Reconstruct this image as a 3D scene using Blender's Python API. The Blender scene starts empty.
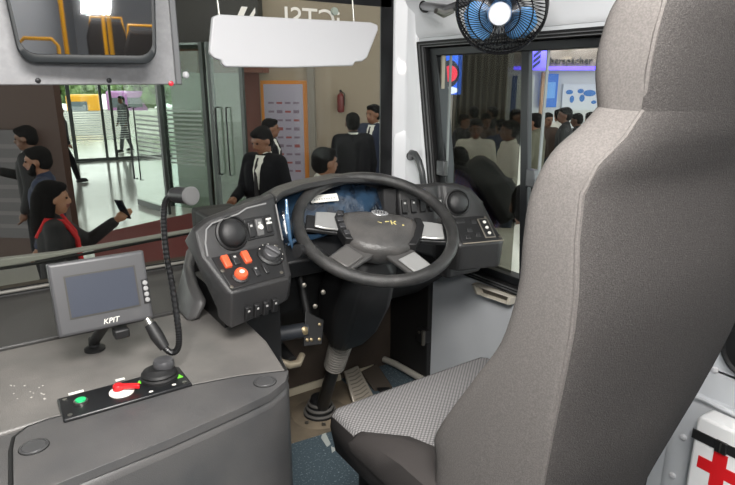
import bpy, bmesh, math, random
from mathutils import Vector as V, Matrix as MX
random.seed(4)
R = math.radians
C = bpy.context.scene.collection
S = bpy.context.scene

# ------------------------------------------------------------------ camera
FPX, YAW, PIT, EYE = 580.0, R(34), R(15.6), V((0, 0, 1.2))
cd = bpy.data.cameras.new('camera'); cam = bpy.data.objects.new('camera', cd); C.objects.link(cam)
cd.sensor_width = 36; cd.lens = 36 * FPX / 735; cd.clip_start = .01; cd.clip_end = 300
cam.location = EYE; cam.rotation_euler = (R(90) - PIT, 0, -YAW)
S.camera = cam
_f = V((math.sin(YAW) * math.cos(PIT), math.cos(YAW) * math.cos(PIT), -math.sin(PIT)))
_r = V((math.cos(YAW), -math.sin(YAW), 0)); _u = _r.cross(_f)
def P(u, v, x=None, y=None, z=None, w=None):
    """survey: the place of a point measured on the photograph, on a known plane or at a known distance"""
    d = _f * FPX + _r * (u - 367.5) - _u * (v - 242.5)
    if w is not None: return EYE + d * (w / FPX)
    for i, k in enumerate((x, y, z)):
        if k is not None: return EYE + d * ((k - EYE[i]) / d[i])

# ------------------------------------------------------------------ materials
def srgb(c):
    return tuple((v / 255 / 12.92 if v / 255 <= .04045 else ((v / 255 + .055) / 1.055) ** 2.4) for v in c) + (1,)
MATS = {}
def mat(name, col, rough=.5, metal=0, spec=.5, noise=None, bump=None, emit=None, coat=0, weave=None):
    if name in MATS: return MATS[name]
    m = bpy.data.materials.new(name); m.use_nodes = True; MATS[name] = m
    nt = m.node_tree; b = nt.nodes['Principled BSDF']; L = nt.links.new
    c = srgb(col)
    b.inputs['Base Color'].default_value = c; b.inputs['Roughness'].default_value = rough
    b.inputs['Metallic'].default_value = metal; b.inputs['Specular IOR Level'].default_value = spec
    b.inputs['Coat Weight'].default_value = coat
    if emit:
        b.inputs['Emission Color'].default_value = srgb(emit[0]); b.inputs['Emission Strength'].default_value = emit[1]
    tc = nt.nodes.new('ShaderNodeTexCoord')
    if noise:                                   # (scale, second colour, low, high[, detail])
        n = nt.nodes.new('ShaderNodeTexNoise'); n.inputs['Scale'].default_value = noise[0]
        n.inputs['Detail'].default_value = noise[4] if len(noise) > 4 else 4
        L(tc.outputs['Object'], n.inputs['Vector'])
        r = nt.nodes.new('ShaderNodeValToRGB')
        r.color_ramp.elements[0].position = noise[2]; r.color_ramp.elements[1].position = noise[3]
        r.color_ramp.elements[0].color = c; r.color_ramp.elements[1].color = srgb(noise[1])
        L(n.outputs['Fac'], r.inputs['Fac']); L(r.outputs['Color'], b.inputs['Base Color'])
    if weave:                                   # (scale, second colour)
        mp = nt.nodes.new('ShaderNodeMapping'); mp.inputs['Rotation'].default_value = (0, 0, R(38))
        mp.inputs['Scale'].default_value = (1, 1.5, 1)
        L(tc.outputs['Object'], mp.inputs['Vector'])
        vo = nt.nodes.new('ShaderNodeTexVoronoi'); vo.inputs['Scale'].default_value = weave[0]; vo.inputs['Randomness'].default_value = 0.0
        vo.voronoi_dimensions = '2D'
        L(mp.outputs['Vector'], vo.inputs['Vector'])
        r = nt.nodes.new('ShaderNodeValToRGB'); r.color_ramp.elements[0].position = .25; r.color_ramp.elements[1].position = .5
        r.color_ramp.elements[0].color = c; r.color_ramp.elements[1].color = srgb(weave[1])
        L(vo.outputs['Distance'], r.inputs['Fac']); L(r.outputs['Color'], b.inputs['Base Color'])
        bp = nt.nodes.new('ShaderNodeBump'); bp.inputs['Strength'].default_value = .5; bp.inputs['Distance'].default_value = .002; bp.invert = True
        L(vo.outputs['Distance'], bp.inputs['Height']); L(bp.outputs['Normal'], b.inputs['Normal'])
    if bump:                                    # (scale, strength)
        n2 = nt.nodes.new('ShaderNodeTexNoise'); n2.inputs['Scale'].default_value = bump[0]; n2.inputs['Detail'].default_value = 3
        L(tc.outputs['Object'], n2.inputs['Vector'])
        bp = nt.nodes.new('ShaderNodeBump'); bp.inputs['Strength'].default_value = bump[1]; bp.inputs['Distance'].default_value = .003
        L(n2.outputs['Fac'], bp.inputs['Height']); L(bp.outputs['Normal'], b.inputs['Normal'])
    return m
def glass(name, tint, gloss=.06):
    if name in MATS: return MATS[name]
    m = bpy.data.materials.new(name); m.use_nodes = True; MATS[name] = m
    nt = m.node_tree; nt.nodes.clear(); L = nt.links.new
    o = nt.nodes.new('ShaderNodeOutputMaterial'); mx = nt.nodes.new('ShaderNodeMixShader')
    t = nt.nodes.new('ShaderNodeBsdfTransparent'); g = nt.nodes.new('ShaderNodeBsdfGlossy')
    t.inputs['Color'].default_value = srgb(tint); g.inputs['Roughness'].default_value = .0
    mx.inputs[0].default_value = gloss
    L(t.outputs[0], mx.inputs[1]); L(g.outputs[0], mx.inputs[2]); L(mx.outputs[0], o.inputs[0])
    return m
BLACK = mat('black_plastic', (26, 26, 27), .5, bump=(900, .15))
GRAIN = mat('grained_dash_plastic', (42, 42, 43), .36, bump=(700, .3), noise=(9, (52, 51, 51), .35, .7))
DARKG = mat('dark_dash_plastic', (36, 36, 37), .38, bump=(800, .3))
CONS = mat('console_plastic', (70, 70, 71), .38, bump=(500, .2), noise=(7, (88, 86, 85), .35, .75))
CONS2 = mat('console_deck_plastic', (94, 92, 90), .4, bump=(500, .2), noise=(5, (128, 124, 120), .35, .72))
RUB = mat('black_rubber', (20, 20, 21), .6)
LEATH = mat('worn_black_leather', (70, 69, 68), .36, bump=(260, .4), noise=(14, (94, 91, 89), .4, .75))
SILV = mat('silver_plastic', (196, 196, 194), .3, .6)
STEEL = mat('brushed_steel', (170, 168, 162), .32, 1)
DULL = mat('dull_metal', (120, 116, 108), .45, .8)
WHITE = mat('white_painted_metal', (232, 234, 237), .35, coat=.2)
OFFW = mat('off_white_plastic', (204, 204, 207), .5)
GREYP = mat('grey_metallic_panel', (140, 140, 142), .5, .25, noise=(60, (150, 150, 152), .4, .7))
ORAN = mat('orange_plastic', (218, 92, 58), .4)
GREEN = mat('green_plastic', (40, 180, 110), .35, emit=((20, 190, 100), .25))
LIME = mat('lime_marking', (110, 215, 60), .5)
REDP = mat('red_plastic', (205, 28, 34), .35)
PAPER = mat('white_paper', (232, 230, 222), .7)
YELL = mat('yellow_handrail', (226, 160, 22), .4)
SEATSIDE = mat('taupe_seat_cloth', (86, 83, 81), .9, spec=.12, noise=(420, (98, 94, 92), .4, .65), bump=(900, .25))
SEATBACK = mat('speckled_dark_seat_cloth', (56, 54, 53), .95, spec=.1, noise=(700, (76, 73, 72), .42, .72, 2), bump=(500, .6))
SEATPAT = mat('patterned_grey_seat_cloth', (136, 134, 134), .9, spec=.12, weave=(120, (92, 91, 91)))
SEATBOL = mat('dark_bolster_cloth', (56, 53, 52), .9, spec=.15, bump=(600, .3))
FLOORM = mat('speckled_blue_vinyl', (74, 88, 96), .5, noise=(160, (150, 164, 168), .58, .72, 2))
DUSTY = mat('dusty_footwell', (104, 94, 80), .85, noise=(6, (138, 124, 104), .4, .7))
WALLW = mat('pale_grey_painted_wall', (204, 207, 211), .4, noise=(4, (212, 215, 218), .4, .7))

# ------------------------------------------------------------------ mesh builder
ORG = {}
def fr(o, ex, ey, ez=None):
    ex = V(ex).normalized(); ey = V(ey).normalized(); ez = V(ez).normalized() if ez is not None else ex.cross(ey).normalized()
    m = MX.Identity(4)
    for i in range(3): m[i][0], m[i][1], m[i][2], m[i][3] = ex[i], ey[i], ez[i], o[i]
    return m
class MB:
    def __init__(s, xf=None): s.bm = bmesh.new(); s.mi = 0; s.xf = xf
    def v(s, p):
        p = V(p); return s.bm.verts.new(s.xf @ p if s.xf is not None else p)
    def face(s, vs):
        try:
            f = s.bm.faces.new(vs); f.material_index = s.mi; return f
        except ValueError: return None
    def loft(s, rings, closed=True, caps=True, loop=False, mis=None):
        rr = [[s.v(p) for p in r] for r in rings]; n = len(rr[0]); k = len(rr); base = s.mi
        for i in range(k if loop else k - 1):
            a, b = rr[i], rr[(i + 1) % k]
            for j in range(n if closed else n - 1):
                if mis: s.mi = mis[j]
                s.face((a[j], a[(j + 1) % n], b[(j + 1) % n], b[j]))
        if caps and not loop:
            s.mi = mis[-1] if mis else base
            s.face(rr[0][::-1]); s.face(rr[-1])
        s.mi = base
        return s
    def box(s, c, sz, rot=None):
        c = V(c); h = V(sz) / 2; rot = rot or MX.Identity(3)
        q = lambda x, y, z: c + rot @ V((x * h.x, y * h.y, z * h.z))
        return s.loft([[q(-1, -1, k), q(1, -1, k), q(1, 1, k), q(-1, 1, k)] for k in (-1, 1)])
    def prism(s, poly, z0, z1):
        return s.loft([[(x, y, z0) for x, y in poly], [(x, y, z1) for x, y in poly]])
    def lathe(s, prof, o=(0, 0, 0), ax=(0, 0, 1), n=24, caps=True):
        ax = V(ax).normalized(); o = V(o)
        a = ax.orthogonal().normalized(); b = ax.cross(a)
        return s.loft([[o + ax * h + (a * math.cos(2 * math.pi * k / n) + b * math.sin(2 * math.pi * k / n)) * max(r, 1e-4) for k in range(n)] for r, h in prof], caps=caps)
    def cyl(s, p0, p1, r0, r1=None, n=16):
        p0, p1 = V(p0), V(p1); r1 = r0 if r1 is None else r1
        return s.lathe([(r0, 0), (r1, (p1 - p0).length)], p0, p1 - p0, n)
    def tube(s, pts, r, n=10, loop=False):
        pts = [V(p) for p in pts]; k = len(pts); rings = []; up = None
        for i, p in enumerate(pts):
            if loop: t = pts[(i + 1) % k] - pts[i - 1]
            else: t = pts[min(i + 1, k - 1)] - pts[max(i - 1, 0)]
            t.normalize()
            up = t.orthogonal().normalized() if up is None else (up - t * up.dot(t)).normalized()
            b = t.cross(up); ri = r[i] if isinstance(r, (list, tuple)) else r
            rings.append([p + (up * math.cos(2 * math.pi * j / n) + b * math.sin(2 * math.pi * j / n)) * ri for j in range(n)])
        return s.loft(rings, loop=loop)
    def torus(s, c, nrm, Rr, r, n=48, m=10):
        nrm = V(nrm).normalized(); a = nrm.orthogonal().normalized(); b = nrm.cross(a); c = V(c)
        return s.loft([[c + (a * math.cos(t) + b * math.sin(t)) * (Rr + r * math.cos(q)) + nrm * r * math.sin(q) for q in [2 * math.pi * j / m for j in range(m)]] for t in [2 * math.pi * i / n for i in range(n)]], loop=True)
    def ell(s, c, rad, n=14, rot=None):
        c = V(c); rot = rot or MX.Identity(3); rings = []
        for i in range(1, n):
            ph = math.pi * i / n
            rings.append([c + rot @ V((rad[0] * math.sin(ph) * math.cos(2 * math.pi * k / (2 * n)), rad[1] * math.sin(ph) * math.sin(2 * math.pi * k / (2 * n)), -rad[2] * math.cos(ph))) for k in range(2 * n)])
        return s.loft(rings)
    def cap(s, p0, p1, r0, r1=None, n=12):
        p0, p1 = V(p0), V(p1); r1 = r0 if r1 is None else r1; L = (p1 - p0).length
        if L < 1e-5: return s.ell(p0, (r0,) * 3, 8)
        pr = [(r0 * math.cos(a), -r0 * math.sin(a)) for a in (R(80), R(55), R(28))] + [(r0, 0), (r1, L)] + [(r1 * math.cos(a), L + r1 * math.sin(a)) for a in (R(28), R(55), R(80))]
        return s.lathe(pr, p0, p1 - p0, n)
    def quad(s, a, b, c, d, t=0, nrm=None):
        a, b, c, d = map(V, (a, b, c, d))
        if not t: s.face([s.v(p) for p in (a, b, c, d)]); return s
        nn = V(nrm) if nrm else (b - a).cross(d - a).normalized()
        return s.loft([[a, b, c, d], [a + nn * t, b + nn * t, c + nn * t, d + nn * t]])
    def mesh(s, name):
        bmesh.ops.recalc_face_normals(s.bm, faces=s.bm.faces[:])
        me = bpy.data.meshes.new(name); s.bm.to_mesh(me); s.bm.free(); return me
    def build(s, name, m, parent=None, loc=None, smooth=38, bevel=0, sub=0, solid=0, segs=2):
        me = s.mesh(name)
        for q in (m if isinstance(m, (list, tuple)) else [m]): me.materials.append(q)
        return put(name, me, parent, loc, smooth, bevel, sub, solid, segs)
def put(name, me, parent=None, loc=None, smooth=38, bevel=0, sub=0, solid=0, segs=2):
    o = bpy.data.objects.new(name, me); C.objects.link(o)
    org = ORG[parent.name] if parent is not None else V(loc) if loc is not None else None
    if org is None:
        if len(me.vertices):
            xs = [v.co for v in me.vertices]; mn = [min(c[i] for c in xs) for i in range(3)]; mxx = [max(c[i] for c in xs) for i in range(3)]
            org = V(((mn[0] + mxx[0]) / 2, (mn[1] + mxx[1]) / 2, mn[2]))
        else: org = V((0, 0, 0))
    me.transform(MX.Translation(-org)); ORG[o.name] = org
    if parent is not None: o.parent = parent
    else: o.location = org
    if solid:
        q = o.modifiers.new('thick', 'SOLIDIFY'); q.thickness = solid; q.offset = 0
    if bevel:
        q = o.modifiers.new('bevel', 'BEVEL'); q.width = bevel; q.segments = segs; q.limit_method = 'ANGLE'; q.angle_limit = R(32)
    if sub:
        q = o.modifiers.new('sub', 'SUBSURF'); q.levels = sub; q.render_levels = sub
    for p in me.polygons: p.use_smooth = True
    if not sub: me.set_sharp_from_angle(angle=R(smooth))
    return o
def thing(name, label, cat, loc=(0, 0, 0), group=None):
    o = bpy.data.objects.new(name, None); C.objects.link(o); o.location = loc; o.empty_display_size = .05
    ORG[o.name] = V(loc); return tag(o, label, cat, group)
def tag(o, label, cat, group=None, kind=None):
    o['label'] = label; o['category'] = cat
    if group: o['group'] = group
    if kind: o['kind'] = kind
    return o
def struct(o, label=None):
    o['kind'] = 'structure'
    if label: o['label'] = label
    return o
def text(body, name, m, parent, o, ex, ey, size, depth=.002, align='CENTER', loc=None, shear=0):
    cu = bpy.data.curves.new(name, 'FONT'); cu.body = body; cu.size = size; cu.extrude = depth; cu.align_x = align; cu.align_y = 'CENTER'; cu.shear = shear
    t = bpy.data.objects.new(name, cu); C.objects.link(t)
    dg = bpy.context.evaluated_depsgraph_get(); me = bpy.data.meshes.new_from_object(t.evaluated_get(dg))
    bpy.data.objects.remove(t)
    ex = V(ex).normalized(); ey = V(ey).normalized()
    me.transform(fr(o, ex, ey, ex.cross(ey)))
    me.materials.clear(); me.materials.append(m)
    return put(name, me, parent, loc, 30)
def wall2(p0, p1, z0, z1, t=.1):
    """upright slab between two plan points, growing away from the bus"""
    p0, p1 = V((p0[0], p0[1], 0)), V((p1[0], p1[1], 0)); d = (p1 - p0).normalized(); n = V((-d.y, d.x, 0))
    if n.dot(p0 + p1) < 0: n = -n
    return MB().loft([[p0 + V((0, 0, z)), p1 + V((0, 0, z)), p1 + n * t + V((0, 0, z)), p0 + n * t + V((0, 0, z))] for z in (z0, z1)])

# ================================================================== BUS SHELL
XR, YF = 1.40, 1.82
struct(MB().box((.13, -2.06, -.05), (2.7, 7.9, .1)).build('floor', FLOORM))
struct(MB().box((.13, -2.1, 1.99), (2.7, 7.9, .06)).build('ceiling', WHITE))
struct(MB().box((-1.2, -2.1, .95), (.06, 7.9, 2.0)).build('wall_left', mat('saloon_side', (150, 152, 156), .5)))
struct(MB().box((.13, -6.03, .95), (2.7, .06, 2.0)).build('wall_back', mat('saloon_back', (140, 142, 146), .5)))
# firewall below the windscreen
wf = MB().box((.13, 1.9, .31), (2.7, .06, .62)).build('wall_front', mat('firewall_brown', (66, 56, 48), .8, noise=(5, (84, 72, 62), .4, .8)))
struct(wf)
struct(MB().box((.13, 1.84, 1.72), (2.58, .06, .50)).build('trim_2', mat('header_trim_dark', (46, 47, 49), .5), bevel=.01))
# right hand wall with its window opening: below the sill, header, ahead of and behind the window
def sill_y(z): return 1.60 + (z - .53) * .17      # the front edge of the window leans forward
wr = MB()
wr.box((XR + .03, -2.1, .265), (.06, 7.9, .53))
wr.box((XR + .03, -2.1, 1.65), (.06, 7.9, .63))
wr.loft([[(XR + k, 1.88, .53), (XR + k, sill_y(.53) + .0, .53), (XR + k, sill_y(1.335), 1.335), (XR + k, 1.88, 1.335)] for k in (0, .06)])
wr.box((XR + .03, -2.665, .93), (.06, 6.77, .81))
wr = wr.build('wall_right', WALLW); struct(wr)
# lower lining panel with a rolled edge, seam and rivets
lp = MB()
lp.loft([[(XR - .004, .66, 0), (XR - .016, .64, 0), (XR - .016, .30, 0), (XR - .004, .3, 0)], [(XR - .004, .66, .40), (XR - .016, .64, .40), (XR - .016, .30, .40), (XR - .004, .3, .40)], [(XR - .002, .61, .455), (XR - .004, .60, .455), (XR - .004, .3, .455), (XR - .002, .3, .455)]])
lp.build('lining_panel', WALLW, wr, bevel=.004)
MB().tube([(XR - .004, .68, .43), (XR - .012, .64, .445), (XR - .016, .58, .452), (XR - .016, .45, .445), (XR - .016, .3, .43)], .007, 8).build('seam', WALLW, wr)
for (yy, zz) in ((.579, .529), (.617, .328), (.628, .208)):
    MB().lathe([(.0085, 0), (.0085, .003), (.006, .006), (.001, .007)], (XR - (.016 if zz < .45 else .0), yy, zz), (-1, 0, 0), 14).build('rivet', OFFW, wr)
# dark kick panel at the front end of the side wall and its hinge
struct(MB().box((XR - .006, 1.745, .30), (.03, .25, .62)).build('trim_3', mat('kick_panel', (27, 26, 26), .6), bevel=.004))
h = thing('hinge', 'small black hinge block at the edge of the dark kick panel', 'hinge', (1.375, 1.63, .2))
hb = P(424, 335, x=1.375)
MB().box(hb, (.04, .05, .055)).build('hinge_block', BLACK, h, bevel=.005)
MB().cyl(hb + V((-.02, -.02, -.03)), hb + V((-.02, -.02, .03)), .008).build('pin', DULL, h)
MB().lathe([(.006, 0), (.006, .004)], hb + V((-.02, .005, .015)), (-1, 0, 0), 10).build('bolt', DULL, h)
# A pillar: angled white face between windscreen edge and window frame
pl = MB()
def pil(z):
    y1 = sill_y(z) + .0
    return [(1.318, 1.83, z), (1.335, 1.80, z), (1.372, 1.775, z), (1.385, y1 + .012, z), (1.398, y1 + .004, z), (1.43, y1 + .01, z), (1.43, 1.86, z), (1.33, 1.86, z)]
pl.loft([pil(.62), pil(.8), pil(1.1), pil(1.335), [(a, b, 1.62) for a, b, c in pil(1.335)]])
tp = pl.build('trim_1', WHITE, smooth=25, bevel=.006); struct(tp)
# moulded relief on the pillar
MB().loft([[(1.33, 1.795, z), (1.372, 1.77, z), (1.378, 1.745, z), (1.384, 1.74, z), (1.384, 1.79, z), (1.34, 1.82, z)] for z in (.80, .985)] + [[(1.345, 1.80, 1.02), (1.375, 1.772, 1.02), (1.38, 1.75, 1.02), (1.386, 1.744, 1.02), (1.386, 1.79, 1.02), (1.345, 1.82, 1.02)]]).build('pillar_moulding', WHITE, tp, bevel=.006)
# header casing above the window
hd = MB().loft([[(XR + .0, y, 1.345), (XR - .012, y, 1.365), (XR - .015, y, 1.43), (XR - .05, y, 1.5), (XR - .16, y, 1.62), (XR + .03, y, 1.63)] for y in (.15, 1.78)]).build('trim_4', WHITE, bevel=.004)
struct(hd)

# ---- windscreen
ws = MB().box((.11, 1.815, 1.05), (2.42, .008, .88)).build('window_1', glass('windscreen_glass', (238, 240, 237), .006)); struct(ws)
bd = MB()
bd.box((1.302, 1.806, 1.05), (.055, .006, .88)); bd.box((.11, 1.806, .632), (2.42, .006, .03)); bd.box((.11, 1.806, 1.475), (2.42, .006, .045))
bd.build('ceramic_border', mat('windscreen_border', (20, 20, 22), .35), ws)
MB().tube([(-1.1, 1.80, .628), (.3, 1.80, .628), (1.3, 1.80, .628)], .014, 8).build('rubber_gasket', RUB, ws)
MB().tube([(-1.1, 1.783, .645), (.3, 1.783, .645), (1.3, 1.783, .645)], .005, 8).build('gasket_bead', mat('grey_rubber', (120, 118, 112), .5), ws)
# the lettering on the glass is seen from behind
text('iCTSI', 'lettering', PAPER, ws, (1.0, 1.808, 1.392), (-1, 0, 0), (0, 0, 1), .098, .001)
lg = MB(fr((.765, 1.808, 1.385), (1, 0, 0), (0, 0, 1)))
lg.prism([(-.05, -.03), (-.03, -.03), (.005, .035), (-.015, .035)], 0, .002); lg.prism([(-.02, -.03), (.0, -.03), (.03, .02), (.03, .035)], 0, .002)
lg.build('logo_mark', PAPER, ws)
wp = thing('wiper', 'pale grey wiper blade lying along the foot of the windscreen', 'wiper', (-.3, 1.85, .7))
MB().loft([[(x, 1.835, z - hgt), (x, 1.86, z - hgt), (x, 1.86, z + hgt), (x, 1.835, z + hgt)] for x, z, hgt in ((-.85, .714, .015), (-.1, .714, .014), (.05, .713, .011), (.16, .714, .006), (.56, .728, .004))]).build('blade', mat('wiper_grey', (150, 148, 143), .5), wp, bevel=.003)
MB().tube([(-.85, 1.84, .694), (.1, 1.84, .697), (.56, 1.84, .722)], .005, 6).build('wiper_rubber', RUB, wp)
# ---- side window with its sliding panes
win = MB()
def frame_ring(dy, dz, x0, x1, win):
    def ring(i):
        b, t = .53 + i * dz, 1.335 - i * dz
        return [(sill_y(b) - i * dy, b), (sill_y(t) - i * dy, t), (.72 + i * dy, t), (.72 + i * dy, b)]
    o, n = ring(0), ring(1)
    rings = []
    for k in range(4):
        (yo, zo), (yn, zn) = o[k], n[k]
        rings.append([(x0, yo, zo), (x0, yn, zn), (x1, yn, zn), (x1, yo, zo)])
    win.loft(rings, loop=True)
frame_ring(.045, .022, 1.382, 1.46, win)
w2 = win.build('window_2', RUB, bevel=.004); struct(w2)
win = MB()
def off_ring(e, dy, dz, x0, x1):
    b0, t0 = .53 + e[1], 1.335 - e[1]
    o = [(sill_y(b0) - e[0], b0), (sill_y(t0) - e[0], t0), (.72 + e[0], t0), (.72 + e[0], b0)]
    b1, t1 = b0 + dz, t0 - dz
    n = [(sill_y(b1) - e[0] - dy, b1), (sill_y(t1) - e[0] - dy, t1), (.72 + e[0] + dy, t1), (.72 + e[0] + dy, b1)]
    win.loft([[(x0, *o[k]), (x0, *n[k]), (x1, *n[k]), (x1, *o[k])] for k in range(4)], loop=True)
off_ring((.047, .024), .035, .026, 1.402, 1.45)
win.build('inner_frame', mat('dark_anodised', (44, 46, 48), .4, .5), w2, bevel=.003)
win = MB(); off_ring((.018, .009), .003, .0025, 1.377, 1.384); off_ring((.036, .018), .003, .0025, 1.377, 1.384)
win.build('frame_bead', mat('bead_grey', (96, 97, 98), .4), w2)
def upr(y0, z0, z1, wd, x0, x1):
    return MB().box(((x0 + x1) / 2, y0, (z0 + z1) / 2), (x1 - x0, wd, z1 - z0))
yb = P(524, 70, x=1.425).y
st0, st1 = P(526.5, 60, x=1.42), P(525, 190, x=1.42)
sd_ = (st0 - st1) / (st0.z - st1.z); sq0, sq1 = st1 + sd_ * (1.30 - st1.z), st1 + sd_ * (.56 - st1.z)
MB().loft([[(1.412, c_.y - .015, c_.z), (1.412, c_.y + .015, c_.z), (1.432, c_.y + .015, c_.z), (1.432, c_.y - .015, c_.z)] for c_ in (sq1, sq0)]).build('sliding_stile', mat('dark_anodised', (44, 46, 48)), w2, bevel=.003)
upr(P(544, 110, x=1.415).y, .56, 1.29, .004, 1.41, 1.42).build('pane_edge', mat('pale_edge', (120, 125, 125), .4), w2)
upr(P(449, 110, x=1.415).y, .56, 1.29, .003, 1.41, 1.42).build('pane_edge', mat('pale_edge', (120, 125, 125)), w2)
upr(P(441, 110, x=1.42).y, .56, 1.29, .007, 1.415, 1.43).build('runner', mat('bronze_edge', (130, 122, 108), .4, .4), w2)
y0 = P(456, 110, x=1.425).y
MB().box((1.428, (y0 + yb) / 2, .925), (.005, y0 - yb, .74)).build('tinted_pane', glass('tinted_glass', (196, 195, 190), .005), w2)
MB().box((1.44, 1.19, .925), (.005, .9, .76)).build('pane', glass('clear_side_glass', (244, 247, 246), .005), w2)
for (u, v, sx) in ((442, 168, .03), (532, 178, .022)):
    q = P(u, v, x=1.40)
    MB().box(q, (.022, sx + .012, .055)).build('window_latch', mat('latch_grey', (96, 98, 100), .35, .5), w2, bevel=.004)

# ================================================================== DRIVER'S SEAT
XC = .805
seat = thing('driver_seat', 'grey cloth driver seat with tall integral headrest and patterned cushion', 'seat', (XC, .7, 0))
#   xl,  front y,z,   rear y,z,  right rear y
SEC = [(.575, .63, .36, .475, .36, .572), (.57, .635, .47, .455, .50, .52), (.57, .636, .573, .428, .66, .458), (.57, .637, .63, .42, .755, .425), (.57, .557, .768, .410, .848, .41),
       (.57, .513, .843, .405, .904, .406), (.57, .490, .932, .405, .956, .405), (.57, .488, 1.001, .411, 1.017, .409), (.575, .486, 1.06, .414, 1.071, .41),
       (.588, .470, 1.112, .406, 1.106, .405), (.622, .455, 1.145, .398, 1.136, .398), (.65, .450, 1.170, .396, 1.168, .394)]
HEAD = [(.648, .450, 1.168, .396, 1.166, .394), (.646, .457, 1.213, .393, 1.212, .393), (.650, .456, 1.253, .392, 1.25, .392), (.660, .450, 1.29, .392, 1.287, .392), (.69, .44, 1.325, .40, 1.322, .40), (.73, .43, 1.342, .41, 1.340, .41)]
def sect(t):
    xl, yf, zf, yr, zr, yrr = t; xr = 2 * XC - xl - (.0 if yf < .6 else .02); wd = xr - xl; D = yf - yr
    def q(fx, y, k): return (xl + wd * fx, y, zf + (zr - zf) * k)
    lip = min(.03, D * .25)
    return [q(.0, yf - .004, .03), q(-.006, yf - D * .4, .4), q(.004, yr + .012, .94), q(.012, yr, 1), q(.03, yr - .010, 1), q(.12, yr - .022, 1), q(.3, yr - .03, 1), q(.5, yr - .032, 1), q(.7, yr * .6 + yrr * .4 - .03, 1), q(.88, yr * .3 + yrr * .7 - .022, 1), q(.97, yrr - .01, 1), q(1, yrr + .012, .95), q(1.006, yf - D * .4, .4), q(1, yf - .004, .03),
            q(.95, yf + .010, 0), q(.85, yf - lip * .5, 0), q(.7, yf - lip * 1.6, 0), q(.5, yf - lip * 1.9, 0), q(.3, yf - lip * 1.6, 0), q(.15, yf - lip * .5, 0), q(.05, yf + .010, 0)]
mis = [0, 0, 0, 1, 1, 1, 1, 1, 1, 1, 1, 0, 0, 0, 0, 0, 0, 0, 0, 0, 0]
def cat(p0, p1, p2, p3, t): return .5 * ((2 * p1) + (p2 - p0) * t + (2 * p0 - 5 * p1 + 4 * p2 - p3) * t * t + (3 * p1 - p0 - 3 * p2 + p3) * t ** 3)
def smoothloft(rings, n1, n2):
    rings = [[V(p) for p in r] for r in rings]; k = len(rings)
    A = []
    for i in range(k - 1):
        r0, r1, r2, r3 = rings[max(i - 1, 0)], rings[i], rings[i + 1], rings[min(i + 2, k - 1)]
        for j in range(n1): A.append([cat(a, b, c, d, j / n1) for a, b, c, d in zip(r0, r1, r2, r3)])
    A.append(rings[-1]); out = []
    for r in A:
        m = len(r); q = []
        for i in range(m):
            for j in range(n2): q.append(cat(r[i - 1], r[i], r[(i + 1) % m], r[(i + 2) % m], j / n2))
        out.append(q)
    return out
mis3 = [v for v in mis for _ in range(3)]
back = MB().loft(smoothloft([sect(t) for t in SEC], 4, 3), mis=mis3).build('backrest', [SEATSIDE, SEATBACK], seat, smooth=60)
head = MB().loft(smoothloft([sect(t) for t in HEAD], 4, 3), mis=mis3).build('headrest', [SEATSIDE, SEATBACK], seat, smooth=60)
MB().tube([(.650, .448, 1.170), (.6475, .43, 1.169), (.651, .41, 1.167), (.660, .397, 1.166)], .0016, 6).build('headrest_seam', mat('seam_dark', (60, 56, 54), .9), seat)
# piping along the rear seam
MB().tube([(t[0] + .006, t[3] - .001, t[4]) for t in SEC[2:]] + [(t[0] + .004, t[3] - .001, t[4]) for t in HEAD[1:5]], .0035, 6).build('seam_piping', SEATSIDE, seat)
cu = MB()
def cring(z, e, k=1.0, dz=0):
    x0, x1, y0, y1 = .562 + e, 1.048 - e, .52, .995 - e
    pts = [(x0, y0), (x0, .7), (x0, .86), (x0 + .001, y1 - .012), (x0 + .014, y1), (XC - .1, y1 + .002), (XC + .1, y1 + .002), (x1 - .014, y1), (x1 - .001, y1 - .012), (x1, .86), (x1, .7), (x1, y0)]
    return [(XC + (x - XC) * k, .74 + (y - .74) * k, z - dz) for x, y in pts]
cu.mi = 1; cu.loft([cring(.385, .03), cring(.40, .008), cring(.46, 0), cring(.487, .002)])
cu.mi = 0; cu.loft([cring(.486, .003), cring(.497, .008), cring(.501, .02), cring(.504, .0, .7), cring(.505, .0, .1)])
cu.build('seat_cushion', [SEATPAT, SEATBOL], seat, smooth=60)
for sgn in (-1, 1):
    bo = MB()
    X = lambda d: XC + sgn * (.805 - .562 - d)
    rings = []
    for y, inn, top in ((.886, .012, .492), (.872, .03, .506), (.83, .05, .520), (.78, .085, .532), (.72, .10, .54), (.60, .11, .54)):
        rings.append([(X(-.006), y, .455), (X(-.012), y, .48), (X(-.006), y, top - .012), (X(inn * .35), y, top), (X(inn * .75), y, top - .006), (X(inn), y, .497), (X(inn), y, .46)])
    bo.loft(rings).build('side_bolster', SEATBOL, seat, smooth=60)
MB().box((XC, .74, .335), (.40, .40, .1)).build('seat_pan', BLACK, seat, bevel=.01)
MB().loft([[(XC - a, .56 - b, z), (XC + a, .56 - b, z), (XC + a, .92 + b, z), (XC - a, .92 + b, z)] for z, a, b in ((0, .2, .02), (.04, .2, .02), (.07, .15, -.02), (.26, .13, -.03), (.29, .17, 0))]).build('pedestal', mat('seat_base_black', (30, 30, 31), .6), seat, bevel=.008)
# recliner bracket low on the right hand side, between seat and wall
br = MB(fr((1.05, .56, .30), (0, 1, 0), (0, 0, 1)))
br.prism([(-.07, -.08), (.05, -.08), (.07, .0), (.06, .09), (.02, .13), (0, .10), (.02, .04), (-.01, -.02)], -.012, .012)
br.build('recliner_bracket', mat('bracket_grey', (88, 84, 80), .5, .4), seat, bevel=.004)

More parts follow.
